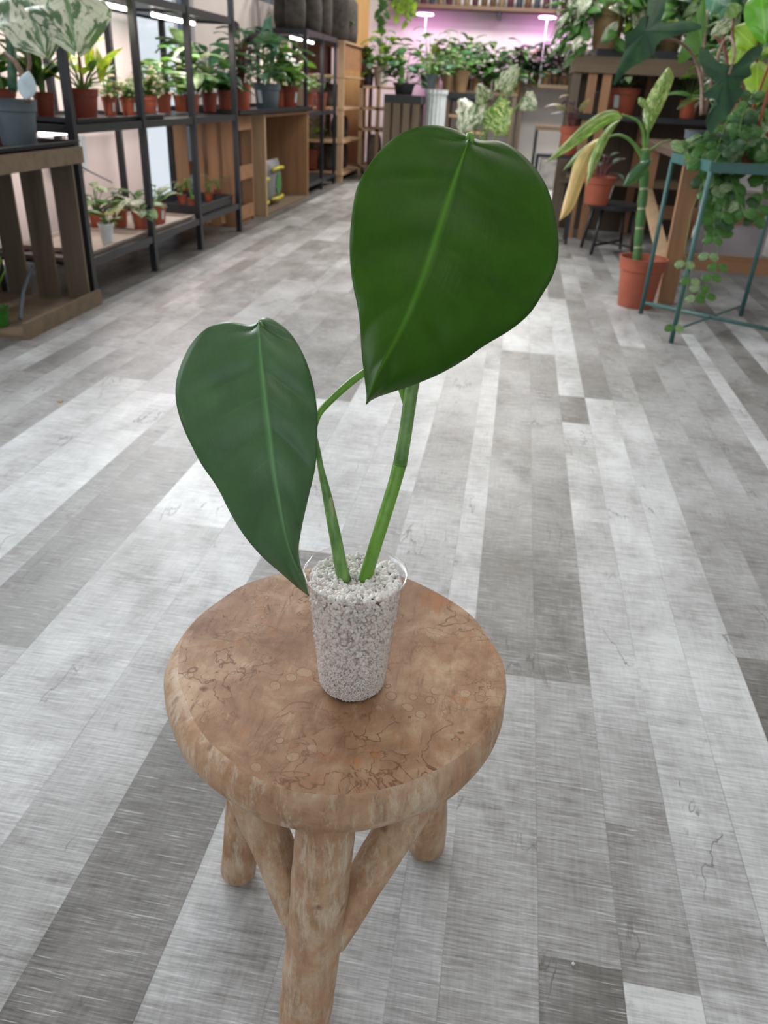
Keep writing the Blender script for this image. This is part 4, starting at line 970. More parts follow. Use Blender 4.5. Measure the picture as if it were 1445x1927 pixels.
# crate with dark top in front
root = empty('wooden_crate', (-1.50, 9.25, 0), 'dark slatted crate with black rim, centre back', 'crate')
mb = MB(); mb.box((0, 0, .79), (.40, .4, .87)); mb.build('black_tray', DTRAY, root)
for k in range(4):
    mb = MB(); mb.box((k * .105, 0, 0), (k * .105 + .075, .014, .79)); mb.build('slat', CRATE, root)
    mb = MB(); mb.box((k * .105, .386, 0), (k * .105 + .075, .4, .79)); mb.build('slat', CRATE, root)
mb = MB(); mb.box((0, .014, 0), (.4, .386, .02)); mb.build('base_board', CRATEH, root)
# white fluted pedestal
root = empty('pedestal', (-.98, 9.65, 0), 'white fluted pedestal standing between the dark crates', 'pedestal')
mb = MB(); seg = 64; vs = []; zs = [0, .04, .05, .88, .90, .94]; rs_ = [.13, .13, .115, .115, .13, .13]
for z, r in zip(zs, rs_):
    for k in range(seg):
        t = 2 * pi * k / seg; q = r - (.008 if r < .14 and k % 4 < 2 else 0); vs.append((q * cos(t), q * sin(t), z))
mb.add(vs, [(i * seg + k, i * seg + (k + 1) % seg, (i + 1) * seg + (k + 1) % seg, (i + 1) * seg + k) for i in range(5) for k in range(seg)] + [tuple(range(5 * seg, 6 * seg))]); mb.build('column', WHITEP, root)
mb = MB(); mb.lathe([(.116, .50), (.124, .51), (.124, .54), (.116, .55)], 32); mb.build('dark_ring', GREYP, root)
# dark shelving between pedestal and monstera
root = empty('display_shelf', (-.88, 9.95, 0), 'dark low display shelf with pale stripes below the bench plants', 'shelf')
for x in (0, .45):
    mb = MB(); mb.box((x, 0, 0), (x + .03, .35, .86)); mb.build('side_board', CRATE, root)
for z in (.2, .38, .54, .70, .86):
    mb = MB(); mb.box((.03, 0, z - .03), (.45, .35, z)); mb.build('shelf_board', PALEWH if z < .8 else DTRAY, root)
mb = MB(); mb.box((-.01, -.02, .862), (.49, .36, .92)); tag(mb.build('black_tray', DTRAY, root, None))
# bench plants: many pots in a row, foliage mass
for k in range(9):
    x = -1.12 + k * .125; z = .952
    rt = empty('potted_plant', (x, 10.78 + (k % 2) * .14, z), ['leafy plant in brown pot at the left end of the long bench', 'second potted plant on the long bench', 'third potted plant on the long bench', 'fourth potted plant on the long bench, taller', 'fifth potted plant on the long bench', 'sixth potted plant on the long bench', 'seventh potted plant on the long bench', 'eighth potted plant on the long bench', 'potted plant at the right end of the long bench'][k], 'potted plant', 'plants on the long bench')
    mb = MB(); pot_mesh(mb, .06, .13, 'nursery', 16); mb.build('pot', BROWNPOT, rt, smooth=True)
    fan(rt, .10, .44, .36 + (k % 3) * .07, 26, .19, .62, 'heart', [('mid', 'dark'), ('mid', 'silver'), ('dark', 'blue'), ('silver', 'mid'), ('mid', 'pale')][k % 5], droop=1.3, sr=.002, low=.05)
for k in range(11):
    x = -.02 + k * .115; z = 1.062
    rt = empty('potted_plant', (x, 10.90 + (k % 2) * .12, z), 'round dark-leaved plant in brown pot below the right grow light', 'potted plant', 'dark-leaved plants on the right bench')
    mb = MB(); pot_mesh(mb, .055, .13, 'plain', 16); mb.build('pot', BROWNPOT, rt, smooth=True)
    fan(rt, .10, .42, .32 + (k % 3) * .06, 24, .16, .8, 'round', [('dark', 'purple'), ('silver', 'dark'), ('purple', 'dark', 'pink')][k % 3], droop=1.3, sr=.002, low=.05)
# front row plants at the bench
plant(760, 170, 0.872, 44, 20, 'bushy blue-green plant on the black-rimmed crate', DTRAY, fw=80, fh=62, n=46, L=26, wr=.7, mats=('blue', 'mid'), droop=1.1, seg=16, Y=9.45, low=.05)
plant(806, 160, 0.942, 36, 24, 'grey-green bushy plant on the white pedestal', GREYP, fw=100, fh=84, n=46, L=24, wr=.5, mats=('mid', 'silver', 'pale'), droop=1.0, seg=16, Y=9.65, low=.05)
plant(866, 166, 0.922, 30, 36, 'plant in tan pot on the dark display shelf', BROWNPOT, 'plain', fw=110, fh=70, n=40, L=26, wr=.55, mats=('dark', 'mid', 'blue'), droop=1.1, seg=16, Y=10.1, low=.05)
plant(843, 166, 0.922, 24, 28, 'small plant in tan pot beside the larger one on display shelf', BROWNPOT, 'plain', fw=60, fh=50, n=24, L=22, wr=.55, mats=('mid', 'pale'), droop=1.1, seg=16, Y=10.1, low=.05)
# hanging lime plant from above, top left of the back wall
rt = empty('hanging_plant', P(748, -55, Y=9.2), 'lime green trailing plant hanging before the back wall', 'hanging plant')
o_ = Vector(rt.location); mb = MB(); pot_mesh(mb, .11, .15); mb.build('pot', WHITEP, rt, smooth=True)
fb = MB(); sb = MB()
for (x, y) in [(765, 42), (775, 20), (745, 30), (716, 45), (722, 55), (780, 5), (760, 10), (710, 35), (750, 5)]:
    e_ = P(x, y, Y=9.15) - o_; a_ = Vector((e_.x * .3, -.05, .12)); pts = [a_, a_.lerp(e_, .4) + Vector((e_.x * .1, 0, .06)), e_]
    sb.tube(pts, .004, 5)
    for q in range(7):
        p_ = pts[1].lerp(e_, q / 6); fb.blade(p_, (rnd.uniform(-1, 1), rnd.uniform(-.5, .2), -.6), (0, -1, .4), .085, .06, 'heart', .6, mi=0 if x > 735 else 1)
sb.build('stems', STEMG, rt); fb.build('foliage', [G_LIME, G_MID], rt, smooth=True)
mb = MB(); mb.tube([(0, 0, .14), (0, 0, ZC - o_.z - .01)], .004, 6); mb.build('hanging_cord', BLACK, rt)

# white boxes and low goods below the right bench
mb = MB(); mb.box((.25, 9.8, 0), (.62, 10.1, .30)); bevel(tag(mb.build('storage_box', plain('box_grey', (.30, .29, .28), .6, .2, 9)), 'pale grey storage box on the floor behind the leaf tip', 'box'), .01)
mb = MB(); mb.box((.68, 9.8, 0), (1.0, 10.1, .33)); bevel(tag(mb.build('storage_box', plain('box_stone', (.38, .36, .32), .6, .2, 9)), 'pale stone-coloured storage box right of the grey one', 'box'), .01)
root = empty('display_shelf', (.15, 9.75, 0), 'low dark shelf holding storage boxes below the right bench', 'shelf')
mb = MB(); mb.box((0, 0, .60), (1.2, .4, .64)); mb.build('shelf_board', CRATEH, root)
for x in (0, .57, 1.16):
    mb = MB(); mb.box((x, 0, 0), (x + .03, .4, .60)); mb.build('post', BLACK, root)

# variegated monstera on the floor behind the big leaf
mr = P(900, 300, Z=0); mr = Vector((-.32, 6.6, 0))
rt = empty('variegated_plant', mr, 'white-speckled split-leaved plant standing behind the big leaf', 'potted plant')
mb = MB(); pot_mesh(mb, .11, .2); mb.build('pot', GREYP, rt, smooth=True); mb = MB(); mb.lathe([(.09, .16), (.001, .17)], 16); mb.build('soil', SOIL, rt)
def bp(px, py, o, D): return P(px, py, D=D) - o
D0 = depth(mr + Vector((0, 0, .6)))
for (bx_, by_, tx, ty, W, m_) in [(893, 195, 872, 245, .26, G_WHITE), (925, 200, 950, 248, .28, G_CREAM), (945, 170, 975, 120, .17, G_WHITE), (915, 190, 900, 160, .15, G_WHITE), (985, 185, 1005, 200, .16, G_WHITE)]:
    a_ = bp(bx_, by_, mr, D0); t_ = bp(tx, ty, mr, D0 - .12)
    bigleaf(rt, a_, t_, W, m_, 'heart', .5, wave=.12)
    mb = MB(); mb.tube([Vector((0, 0, .17)), Vector((a_.x * .4, 0, a_.z * .7)), a_], .007, 6); mb.build('stem', STEMG, rt)

# ------------------------------------------------------------------ right side: black stands, rack, pots
root = empty('plant_stand', (.68, 5.78, 0), 'low round black metal stand under the terracotta pot', 'plant stand')
O = Vector(root.location)
mb = MB(); mb.lathe([(.165, .285), (.172, .29), (.172, .318), (.165, .32), (.001, .32)], 40); mb.build('tray_top', BLACK, root)
for a in (-125, -35, 55, 145):
    t = radians(a); mb = MB(); mb.tube([(.15 * cos(t), .15 * sin(t), .285), (.20 * cos(t), .20 * sin(t), 0)], .011, 8); mb.build('leg', BLACK, root, smooth=True)
for a in (-125, -35):
    t = radians(a); mb = MB(); mb.bar((.19 * cos(t), .19 * sin(t), .06), (-.19 * cos(t), -.19 * sin(t), .06), .014); mb.build('cross_bar', BLACK, root)
r_ = plant(1121, 384, .322, 60, 48, 'terracotta pot of dark twiggy plant on the low round black stand', TERRA, fw=90, fh=60, n=12, L=26, wr=.5, mats=('purple', 'silver'), droop=.9, stems=STEMR, push=False, tagw=-.3)
# taller black stand behind with pot of pink plant
root = empty('plant_stand', (.26, 6.08, 0), 'taller black metal stand behind the drying leaf, pink plant on top', 'plant stand')
mb = MB(); mb.box((-.14, -.11, .56), (.16, .11, .58)); mb.build('tray_top', BLACK, root)
for x, y in ((-.13, -.10), (.15, -.10), (-.13, .10), (.15, .10)):
    mb = MB(); mb.box((x - .01, y - .01, 0), (x + .01, y + .01, .56)); mb.build('leg', BLACK, root)
plant(1068, 291, .582, 42, 48, 'terracotta pot with purple stems and a pink leaf on the taller black stand', TERRA, fw=90, fh=70, n=9, L=34, wr=.4, mats=('pink', 'purple'), droop=.8, stems=STEMR, tagw=-.2, Y=6.06)
# crate rack with black tray
root = empty('wooden_rack', (.30, 6.25, 0), 'dark wooden rack topped with black tray and trailing plants', 'rack')
mb = MB(); mb.box((0, 0, 1.09), (1.15, .55, 1.19)); mb.build('top_crate', CRATEH, root)
mb = MB(); mb.box((.14, .02, 1.19), (1.12, .53, 1.235)); mb.build('black_tray', DTRAY, root)
for x, y in ((.03, .03), (.14, .03), (.24, .03), (1.1, .03), (.03, .5), (1.1, .5), (.6, .5)):
    mb = MB(); mb.box((x - .03, y - .012, 0), (x + .03, y + .012, 1.09)); mb.build('post', WARM if x > .1 else CRATE, root)
for z in (.84, .42):
    mb = MB(); mb.box((.02, .0, z - .035), (1.13, .5, z)); mb.build('shelf_board', DTRAY if z > .8 else CRATEH, root)
mb = MB(); mb.box((.02, .52, 0), (1.13, .53, 1.09)); mb.build('back_panel', wood('dark_panel', (.07, .045, .03)), root)
plant(1168, 207, .842, 62, 44, 'terracotta pot with white label on the wooden rack, beneath the dark lobed leaf', TERRA, fw=120, fh=56, n=9, L=40, wr=.35, mats=('silver', 'pale'), droop=.9, tagw=-2.1, Y=6.45)
plant(1298, 190, .842, 36, 30, 'small terracotta pot on the rack right of the labelled one', TERRA, fw=90, fh=90, n=16, L=36, wr=.4, mats=('mid', 'dark'), droop=.9, Y=6.45)
def vines(name, loc, label, n, W, drop, L, wr, shape, mats, potm, pr=.09, ph=.13, back=.3, extra=0, nl=12, side=1.0, hh=.2):
    rt = empty(name, loc, label, 'trailing plant')
    mb = MB(); pot_mesh(mb, pr, ph); smooth_auto(mb.build('pot', potm, rt), 40)
    fb = MB(); sb = MB()
    for k in range(n):
        a = rnd.uniform(0, 2 * pi); r = rnd.uniform(.5, 1) * W / 2; dr = drop * rnd.uniform(.35, 1)
        e0 = Vector((cos(a) * pr, sin(a) * pr, ph)); e1 = Vector((cos(a) * r * .8, sin(a) * r * .8, ph + hh * rnd.random())); e2 = Vector((cos(a) * r, sin(a) * r, ph - dr))
        pts = [e0, e1, e1.lerp(e2, .5) + Vector((cos(a) * .03, sin(a) * .03, .02)), e2]; sb.tube(pts, .003, 5)
        for q in range(nl):
            t = q / (nl - 1) * 2.999; i = int(t); p_ = pts[i].lerp(pts[i + 1], t - i)
            fb.blade(p_, (cos(a + rnd.uniform(-1.3, 1.3)), sin(a + rnd.uniform(-1.3, 1.3)), rnd.uniform(-.8, .2)), (cos(a) * .6, sin(a) * .6 - .3, .7), L * rnd.uniform(.7, 1.2), L * wr, shape, .6, mi=rnd.randrange(len(mats)))
    sb.build('stems', STEMG, rt); fb.build('foliage', [LEAVES[k] for k in mats], rt, smooth=True); return rt
vines('trailing_plant', (.50, 6.42, 1.237), 'variegated trailing plant on the rack corner, hanging towards the pink light', 22, .62, .30, .16, .42, 'oval', ('white', 'mid', 'mid'), plain('basket', (.35, .22, .11)), .12, .26, hh=.35)
vines('trailing_plant', (.92, 6.5, 1.237), 'bushy mixed green trailing plant in tan basket on the rack', 26, .8, .16, .15, .5, 'heart', ('mid', 'lime', 'pale', 'dark'), plain('basket', (.35, .22, .11)), .12, .26, hh=.42)
vines('trailing_plant', (1.35, 6.45, 1.237), 'tall bushy green plant on the right end of the rack', 30, .9, .2, .18, .45, 'oval', ('mid', 'dark', 'pale'), SACK, .13, .28, hh=.5)
# string of warm fairy lights in the foliage
rt = empty('fairy_lights', (.80, 6.25, 1.52), 'tiny warm fairy lights among the rack plants', 'lights')
mb = MB()
for dx, dz in ((0, 0), (.06, .02), (.02, .08), (-.08, .03), (.09, .07), (-.03, -.06)):
    mb.add([Vector((dx, -.05, dz)) + v * .007 for v in JV], JF)
mb.build('bulbs', emit('warm_bulb', (1, .62, .22), 16), rt); mb = MB(); mb.tube([(-.08, -.05, .03), (0, -.05, 0), (.06, -.05, .02), (.02, -.05, .08), (.09, -.05, .07), (.4, .1, .0)], .0015, 4); mb.build('wire', BLACK, rt)

# wooden trestle table
root = empty('trestle_table', (.86, 4.32, 0), 'orange-brown wooden trestle table at right behind the teal stand', 'table')
mb = MB(); mb.bar((0, 0, 0), (-.01, .02, .68), .085, .045, upv=(0, 1, 0)); mb.build('leg', WARM, root)
mb = MB(); mb.bar((.03, 1.62, 0), (.03, 1.60, .68), .08, .045, upv=(0, 1, 0)); mb.build('leg', WARM, root)
mb = MB(); mb.bar((1.5, 1.62, 0), (1.5, 1.60, .68), .08, .045, upv=(0, 1, 0)); mb.build('leg', WARM, root)
mb = MB(); mb.bar((1.5, 0, 0), (1.5, .02, .68), .08, .045, upv=(0, 1, 0)); mb.build('leg', WARM, root)
mb = MB(); mb.bar((0, 1.58, .27), (1.5, 1.58, .27), .03, .085, upv=(0, 0, 1)); mb.build('rail', WARMH, root)
mb = MB(); mb.bar((0.02, .04, .215), (1.5, .04, .215), .03, .08, upv=(0, 0, 1)); mb.build('rail', WARMH, root)
mb = MB(); mb.bar((.03, 1.56, .40), (.01, .05, .10), .03, .07, upv=(1, 0, 0)); mb.build('brace', PALEW, root)
mb = MB(); mb.box((-.06, -.06, .68), (1.6, 1.70, .715)); mb.build('table_top', wood('dark_top', (.10, .062, .04), .5, 0), root)
mb = MB(); mb.box((1.35, 5.9, 0), (1.75, 6.3, .42)); bevel(tag(mb.build('cardboard_box', plain('pink_white', (.45, .40, .41), .6, .1, 4)), 'white and pink box on the floor under the trestle table', 'box'), .008)
mb = MB(); mb.box((.95, 7.6, 0), (2.4, 7.9, .55)); bevel(tag(mb.build('storage_chest', plain('chest_white', (.45, .46, .48), .5, .06, 4)), 'long whitish chest low behind the trestle table', 'chest'), .01)
mb = MB(); mb.box((1.7, 8.6, 0), (3.2, 9.2, 1.7)); tag(mb.build('tall_cabinet', wood('cabinet_dark', (.09, .075, .065), .6)), 'tall dark cabinet in the right background behind the foliage', 'cabinet')
# plants on and behind the trestle table
for k, (x, y, h, wd, ms, lab) in enumerate([(1.15, 4.75, .55, .55, ('mid', 'dark'), 'mid-height bushy green plant on the table behind the teal stand'), (1.45, 5.1, .7, .7, ('dark', 'mid', 'lime'), 'large bushy plant on the table, rear right'), (1.75, 4.7, .6, .6, ('mid', 'blue'), 'blue-green bushy plant on the table at the right frame edge'), (1.2, 5.55, .65, .65, ('silver', 'mid', 'pale'), 'pale-leaved plant on the table, rear left'), (1.75, 5.6, .85, .8, ('dark', 'mid'), 'tall dark bushy plant at the rear of the table')]):
    rt = empty('potted_plant', (x, y, .717), lab, 'potted plant'); mb = MB(); pot_mesh(mb, .09, .16); smooth_auto(mb.build('pot', (TERRA, GREYP, TERRAD)[k % 3], rt), 40)
    fan(rt, .14, wd, h, 46, .17, .5, 'oval' if k % 2 else 'heart', ms, droop=1.0, sr=.0035, low=.15)

# teal stand
A_, B_, C_, D_ = Vector((.765, 3.525, 0)), Vector((.697, 4.028, 0)), Vector((1.209, 4.159, 0)), Vector((1.277, 3.655, 0))
cen = (A_ + C_) / 2
root = empty('plant_stand', cen, 'teal metal plant stand with crossed feet bars, right foreground', 'plant stand')
tops = [q.lerp(cen, .0) + Vector((0, 0, .70)) for q in (A_, B_, C_, D_)]
for q, t in zip((A_, B_, C_, D_), tops):
    mb = MB(); mb.tube([q - cen, t - cen], .0105, 10); mb.build('leg', TEAL, root, smooth=True)
for q, t in ((A_, C_), (B_, D_)):
    mb = MB(); mb.tube([q.lerp(t, .02) - cen + Vector((0, 0, .055)), t.lerp(q, .02) - cen + Vector((0, 0, .055))], .0055 if q is A_ else .009, 8); mb.build('cross_bar', TEAL, root, smooth=True)
mb = MB(); t0 = [(q - cen) * 1.02 for q in (A_, B_, C_, D_)]
mb.add([v + Vector((0, 0, .695)) for v in t0] + [v + Vector((0, 0, .70)) for v in t0], [(3, 2, 1, 0), (4, 5, 6, 7), (0, 1, 5, 4), (1, 2, 6, 5), (2, 3, 7, 6), (3, 0, 4, 7)])
for i in range(4):
    a, b_ = t0[i], t0[(i + 1) % 4]; mb.bar(a + Vector((0, 0, .72)), b_ + Vector((0, 0, .715)), .006, .038)
mb.build('tray_top', TEAL, root); ZS = .703
# grey pot with the dark velvety plant on the stand
al = plant(1318, 268, .703, 66, 58, 'grey pot with two huge dark lobed leaves on the teal stand', GREYP, n=0, name='alocasia', Y=3.83)
AO = Vector(al.location); AD = depth(AO + Vector((0, 0, .4)))
def ap(px, py, dd=0): return P(px, py, D=AD + dd) - AO
for pts in ([(1322, 215, 0), (1322, 160, 0), (1310, 110, 0), (1285, 80, -.04), (1248, 70, -.1)], [(1326, 215, 0), (1345, 120, .0), (1368, 60, .02), (1385, 90, -.06), (1372, 140, -.14)], [(1320, 215, .02), (1322, 100, .05), (1332, 20, .08)]):
    mb = MB(); q = resample([ap(*p) for p in pts], 16); mb.tube(q, [.009 - .004 * i / 16 for i in range(17)], 8); mb.build('stem', STEMB, al, smooth=True)
def lobed(parent, O, outline, depthf, m_, name='leaf'):
    """closed outline in px -> curved sheet, fan rings around the petiole point"""
    pts = resample([(a, b_) for a, b_ in outline[1:]] + [outline[1]], 80); c = Vector(outline[0]); mb = MB(); vs = []; uvs = []; NR = 7
    for i in range(NR + 1):
        q = i / NR
        for k in range(80):
            p = c.lerp(pts[k], max(q, .001)); d = (p - c).length
            vs.append(P(p.x, p.y, D=depthf(p.x - c.x, p.y - c.y) + .004 * sin(k * pi / 80 * 10) * q * q) - O); uvs.append((.5 + .5 * q * cos(2 * pi * k / 80), .5 + .5 * q * sin(2 * pi * k / 80)))
    mb.add(vs, [(i * 80 + k, (i + 1) * 80 + k, (i + 1) * 80 + (k + 1) % 80, i * 80 + (k + 1) % 80) for i in range(NR) for k in range(80)], uvs)
    return mb.build(name, m_, parent, smooth=True)
def aloc_mat():
    m, nt, b = newmat('velvet_leaf')
    co = coords(nt, 'UV'); vm = nt.nodes.new('ShaderNodeVectorMath'); vm.operation = 'SUBTRACT'; nt.links.new(co, vm.inputs[0]); vm.inputs[1].default_value = (.5, .5, 0)
    sp = nt.nodes.new('ShaderNodeSeparateXYZ'); nt.links.new(vm.outputs[0], sp.inputs[0])
    a = math_(nt, 'ARCTAN2', sp.outputs[1], sp.outputs[0]); s = math_(nt, 'ABSOLUTE', math_(nt, 'SINE', math_(nt, 'MULTIPLY', a, 3.5)))
    base = ramp(nt, s, [(0.0, (.006, .024, .015)), (0.10, (.014, .046, .022)), (.6, (.018, .062, .026))])
    n1 = noise_(nt, coords(nt, 'Object'), 22, 3); base = mixc(nt, ramp(nt, n1, [(.5, 0.0), (.75, .4)]), base, (.05, .14, .03))
    nt.links.new(base, b.inputs['Base Color']); b.inputs['Roughness'].default_value = .45; b.inputs['Specular IOR Level'].default_value = .3; return m
VEL = aloc_mat()
lobed(al, AO, [(1215, 58), (1222, 30), (1216, 0), (1235, -40), (1255, -10), (1250, 25), (1240, 45), (1265, 40), (1300, 38), (1330, 52), (1295, 62), (1250, 72), (1234, 84), (1232, 104), (1205, 118), (1185, 128), (1165, 150), (1150, 168), (1158, 140), (1165, 118), (1176, 96), (1180, 84), (1172, 70), (1180, 60), (1198, 52), (1205, 30)], lambda dx, dy: AD - .1 - abs(dx) * .0002 + abs(dy) * .0002, VEL)
lobed(al, AO, [(1366, 145), (1352, 118), (1335, 96), (1318, 84), (1314, 100), (1318, 120), (1326, 140), (1338, 148), (1350, 156), (1330, 168), (1318, 175), (1325, 184), (1346, 186), (1352, 196), (1330, 215), (1326, 232), (1336, 258), (1346, 240), (1362, 228), (1378, 205), (1395, 180), (1402, 168), (1385, 158), (1400, 150), (1418, 140), (1408, 125), (1424, 112), (1438, 95), (1432, 84), (1415, 88), (1398, 104), (1382, 124)], lambda dx, dy: AD - .12 + abs(dx) * .0003 + (dy * .0003 if dy > 0 else 0), VEL)
# pale green veined leaf behind, part of the same clump
lobed(al, AO, [(1322, 92), (1330, 40), (1326, -10), (1316, 10), (1300, 50), (1285, 80), (1272, 120), (1285, 118), (1305, 105), (1320, 98), (1328, 90)], lambda dx, dy: AD + .06, G_MID)
# hoya-like trailing plant and small hanging terracotta pot
hp = P(1415, 296, Z=.703)
hq = P(1415, 299, Y=3.82)
rt = empty('hanging_pot_plant', (hq.x, hq.y, .703), 'terracotta pot with orange hanger and round green trailing leaves on teal stand', 'trailing plant')
HO2 = Vector(rt.location)
mb = MB(); pot_mesh(mb, .075, .115); smooth_auto(mb.build('pot', TERRA, rt), 40)
mb = MB(); mb.lathe([(.062, .092), (.001, .096)], 16); mb.build('soil', SOIL, rt)
mb = MB()
for a in (-110, 10, 130):
    t = radians(a); mb.tube([(.073 * cos(t), .073 * sin(t), .11), (.03 * cos(t), .03 * sin(t), .40), (0, 0, .50)], .0055, 6)
mb.tube([(0, 0, .50), (0, 0, .54)], .007, 6); mb.build('hanger', TERRA, rt, smooth=True)
HD = depth(HO2 + Vector((0, 0, .1))); fb = MB(); sb = MB()
def hang(pts, nl, Ls=(.05, .075), dd=-.08):
    q = resample([P(x, y, D=HD + dd + rnd.uniform(-.04, .04)) - HO2 for x, y in pts], nl * 2)
    sb.tube(q, .0022, 5)
    for i in range(1, nl * 2, 2):
        for sgn in (-1, 1):
            L = rnd.uniform(*Ls); fb.blade(q[i], (sgn * rnd.uniform(.4, 1), rnd.uniform(-.5, .3), rnd.uniform(-.8, .3)), (rnd.uniform(-.3, .3), -1, .7), L, L * .72, 'round', .4, mi=rnd.choice((0, 0, 0, 0, 2, 2, 1)), rows=6)
for pts, nl in [([(1390, 262), (1370, 280), (1350, 330), (1346, 380), (1343, 440)], 11), ([(1395, 265), (1380, 300), (1372, 350), (1358, 400), (1352, 450)], 10),
                ([(1400, 260), (1420, 240), (1440, 280), (1438, 340), (1432, 385), (1415, 415)], 10), ([(1385, 258), (1350, 260), (1325, 285), (1315, 310), (1325, 335)], 9),
                ([(1390, 255), (1340, 250), (1300, 262), (1285, 290)], 8), ([(1400, 250), (1380, 215), (1365, 230), (1350, 280)], 8), ([(1405, 250), (1430, 200), (1442, 230)], 7),
                ([(1390, 250), (1400, 200), (1420, 170)], 7), ([(1385, 260), (1365, 300), (1380, 350), (1402, 405)], 9), ([(1395, 250), (1440, 260), (1460, 320)], 8),
                ([(1390, 262), (1340, 300), (1345, 350), (1340, 395)], 9), ([(1380, 255), (1330, 268), (1330, 300), (1340, 320)], 9)]: hang(pts, nl)
for x, y in [(1343, 450), (1335, 480), (1352, 500), (1340, 520), (1318, 540), (1330, 555), (1310, 560), (1290, 495), (1300, 527), (1270, 615)]:
    c = P(x, y, D=HD - .1) - HO2
    for sgn in (-1, 1): fb.blade(c, (sgn, 0, -.3), (0, -1, .5), .045, .032, 'round', .3, mi=rnd.choice((0, 1)))
sb.tube([P(x, y, D=HD - .1) - HO2 for x, y in [(1343, 440), (1350, 470), (1345, 510), (1325, 545), (1308, 560)]], .0015, 4)
sb.tube([P(x, y, D=HD - .1) - HO2 for x, y in [(1325, 335), (1300, 400), (1288, 470), (1295, 530), (1275, 612)]], .0012, 4)
sb.build('stems', STEMG, rt); fb.build('foliage', [G_MID, G_PALE, G_DARK], rt, smooth=True)
# bright ribbed leaf and lime leaves entering at top right: plant on the table behind the stand
rt = plant(1420, 270, .717, 60, 50, 'plant with lime and bright ribbed leaves at the top right corner', TERRAD, n=0, name='ribbed_leaf_plant', Y=4.6)
RO = Vector(rt.location); RD = depth(RO + Vector((0, 0, .5)))
def rp(px, py, dd=0): return P(px, py, D=RD + dd) - RO
bigleaf(rt, rp(1430, -30, -.3), rp(1440, 75, -.35), .15, leafmat('ribbed_green', (.07, .25, .01), k=16, rough=.22), 'oval', .3, wave=.02)
bigleaf(rt, rp(1380, 50, -.1), rp(1420, 88, -.15), .11, G_LIME, 'oval', .4)
bigleaf(rt, rp(1398, 82, -.1), rp(1384, 122, -.15), .10, G_LIME, 'oval', .4)
bigleaf(rt, rp(1425, 110, -.1), rp(1424, 190, -.15), .11, G_LIME, 'oval', .4)
bigleaf(rt, rp(1380, 35, -.1), rp(1343, 62, -.15), .07, G_WHITE, 'lance', .4)
bigleaf(rt, rp(1385, 32, -.1), rp(1374, 8, -.15), .07, G_PALE, 'lance', .2)
bigleaf(rt, rp(1350, -20, -.1), rp(1338, 22, -.15), .12, G_BLUE, 'lance', .2); bigleaf(rt, rp(1370, -30, -.1), rp(1356, 32, -.15), .06, G_BLUE, 'lance', .2)
for pts in ([(1400, 262, 0), (1372, 120, -.05), (1368, 95, -.05), (1340, 60, -.05)], [(1405, 262, 0), (1376, 80, -.1), (1380, 36, -.1)], [(1410, 262, 0), (1425, 110, -.1), (1430, 40, -.2), (1432, -30, -.3)], [(1405, 260, 0), (1398, 150, -.05), (1398, 82, -.1)], [(1400, 260, 0), (1360, 90, -.05), (1352, -20, -.1)]):
    mb = MB(); mb.tube(resample([rp(*p) for p in pts], 12), .006, 6); mb.build('stem', STEMR, rt, smooth=True)

# tall dieffenbachia in terracotta pot on the floor
dp = P(1192, 582, Z=0); dp = dp + Vector((dp.x, dp.y, 0)).normalized() * .085
rt = empty('dumb_cane', (dp.x, dp.y, 0), 'tall dumb cane with cream-marbled drooping leaves in terracotta floor pot', 'potted plant'); DO = Vector((dp.x, dp.y, 0))
ps = depth(DO) / F; mb = MB(); pot_mesh(mb, 44 * ps, 88 * ps, 'nursery', 40); smooth_auto(mb.build('pot', TERRA, rt), 40)
mb = MB(); mb.lathe([(36 * ps, 76 * ps), (20 * ps, 78 * ps), (.001, 79 * ps)], 24); mb.build('soil', SOIL, rt)
DDp = depth(DO + Vector((0, 0, .5)))
def dq(px, py, dd=0):
    z_guess = None
    return P(px, py, D=DDp + dd + (py - 300) * .0008) - DO
cane = [(1196, 505), (1200, 470), (1203, 430), (1207, 395), (1211, 360), (1213, 320), (1214, 280)]
def cane_mat():
    m, nt, b = newmat('ringed_cane')
    sp = nt.nodes.new('ShaderNodeSeparateXYZ'); nt.links.new(coords(nt, 'UV'), sp.inputs[0])
    ph = math_(nt, 'FRACT', math_(nt, 'MULTIPLY', sp.outputs[1], 6.0))
    nt.links.new(mixc(nt, ramp(nt, ph, [(0.0, 1.0), (.1, .0), (.94, .0), (1.0, 1.0)]), (.045, .14, .03), (.42, .38, .26)), b.inputs['Base Color']); b.inputs['Roughness'].default_value = .4; return m
q = [dq(*p) for p in cane]; q[0].z = 70 * ps
mb = MB(); Q = resample(q, 24); mb.tube(Q, [.020 + .003 * abs(sin(i / 24 * 6 * pi)) for i in range(25)], 12); mb.build('cane', cane_mat(), rt, smooth=True)
def petiole(pts, r=.007): mb = MB(); mb.tube(resample([dq(*p) for p in pts], 14), [r * (1.6 - i / 14) for i in range(15)], 8); mb.build('petiole', plain('petiole', (.09, .22, .03), .4, .1), rt, smooth=True)
petiole([(1213, 300), (1212, 250), (1203, 228), (1185, 220), (1170, 216)]); petiole([(1214, 300), (1219, 250), (1221, 215)]); petiole([(1212, 300), (1190, 265), (1165, 252), (1145, 258)]); petiole([(1215, 290), (1240, 270), (1262, 262)], .004)
petiole([(1214, 320), (1222, 304), (1228, 300)], .006)
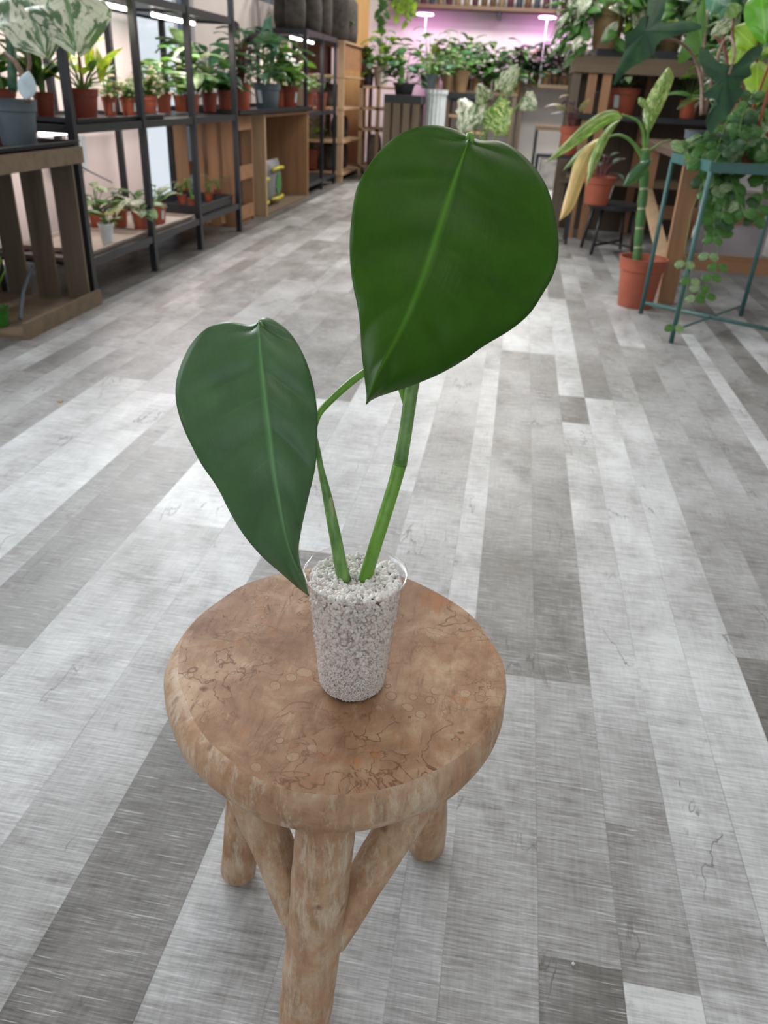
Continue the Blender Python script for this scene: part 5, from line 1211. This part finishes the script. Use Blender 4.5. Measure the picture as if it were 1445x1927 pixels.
def outl(left, right, mid, m_, dd=lambda v, u: 0):
    NR, NC = 24, 5; M_ = resample(mid, NR); L_ = resample(left, NR); R2 = resample(right, NR); mb = MB(); vs = []; uvs = []
    for i in range(NR + 1):
        for j in range(-NC, NC + 1):
            u = abs(j) / NC; p = M_[i].lerp(L_[i] if j < 0 else R2[i], u)
            vs.append(dq(p.x, p.y, dd(i / NR, u) + .02 * u * u)); uvs.append((j / NC * .5 + .5, i / NR))
    c = 2 * NC + 1; mb.add(vs, [(i * c + j, (i + 1) * c + j, (i + 1) * c + j + 1, i * c + j + 1) for i in range(NR) for j in range(2 * NC)], uvs)
    return mb.build('leaf', m_, rt, smooth=True)
outl([(1172, 222), (1165, 210), (1150, 205), (1125, 213), (1098, 232), (1070, 262), (1045, 285), (1025, 308)], [(1172, 222), (1160, 226), (1140, 236), (1115, 252), (1090, 270), (1060, 290), (1040, 300), (1025, 308)], [(1172, 222), (1155, 218), (1135, 224), (1108, 242), (1080, 264), (1050, 288), (1025, 308)], G_CREAM, lambda v, u: -.25 * v)
outl([(1168, 225), (1150, 232), (1128, 255), (1112, 290), (1105, 320), (1103, 352)], [(1168, 225), (1160, 235), (1145, 260), (1132, 290), (1118, 320), (1103, 352)], [(1168, 225), (1152, 238), (1135, 262), (1121, 292), (1111, 322), (1103, 352)], G_CREAM, lambda v, u: -.18 * v)
outl([(1135, 258), (1112, 265), (1080, 300), (1072, 340), (1060, 380), (1052, 416)], [(1135, 258), (1120, 285), (1102, 330), (1088, 370), (1075, 400), (1052, 416)], [(1135, 258), (1115, 275), (1092, 315), (1080, 355), (1066, 395), (1052, 416)], G_DRY, lambda v, u: -.2 * v)
outl([(1218, 250), (1208, 225), (1212, 195), (1228, 165), (1245, 140), (1258, 125)], [(1222, 250), (1236, 222), (1250, 195), (1262, 165), (1270, 140), (1258, 125)], [(1220, 250), (1222, 222), (1232, 190), (1246, 160), (1254, 142), (1258, 125)], G_CREAM, lambda v, u: .1 * v)
outl([(1225, 300), (1205, 303), (1185, 322), (1175, 338), (1172, 352)], [(1225, 300), (1222, 315), (1208, 335), (1190, 347), (1172, 352)], [(1225, 300), (1210, 312), (1195, 330), (1183, 342), (1172, 352)], leafmat('glossy_dark', (.03, .10, .045), rough=.18), lambda v, u: -.1)
outl([(1120, 262), (1100, 275), (1080, 292), (1058, 322)], [(1120, 262), (1105, 285), (1085, 305), (1058, 322)], [(1120, 262), (1100, 282), (1080, 300), (1058, 322)], G_PALE, lambda v, u: .02)
outl([(1222, 215), (1218, 190), (1202, 180), (1200, 195)], [(1222, 215), (1215, 205), (1205, 200), (1200, 195)], [(1222, 215), (1214, 200), (1207, 192), (1200, 195)], G_CREAM)

# small bits on the floor
mb = MB(); mb.box((-1.36, 2.13, 0), (-1.345, 2.14, .004)); tag(mb.build('dry_crumb', plain('dry_leaf', (.35, .22, .08))), 'tiny dry brown crumb on the floor left of the small leaf', 'crumb')
mb = MB(); mb.add([P(1078, 1815, Z=.001) + v * .0022 + Vector((0, 0, .0016)) for v in JV], JF); tag(mb.build('perlite_grain', WHITEP), 'single white grain lying on the floor right of the stool', 'grain')
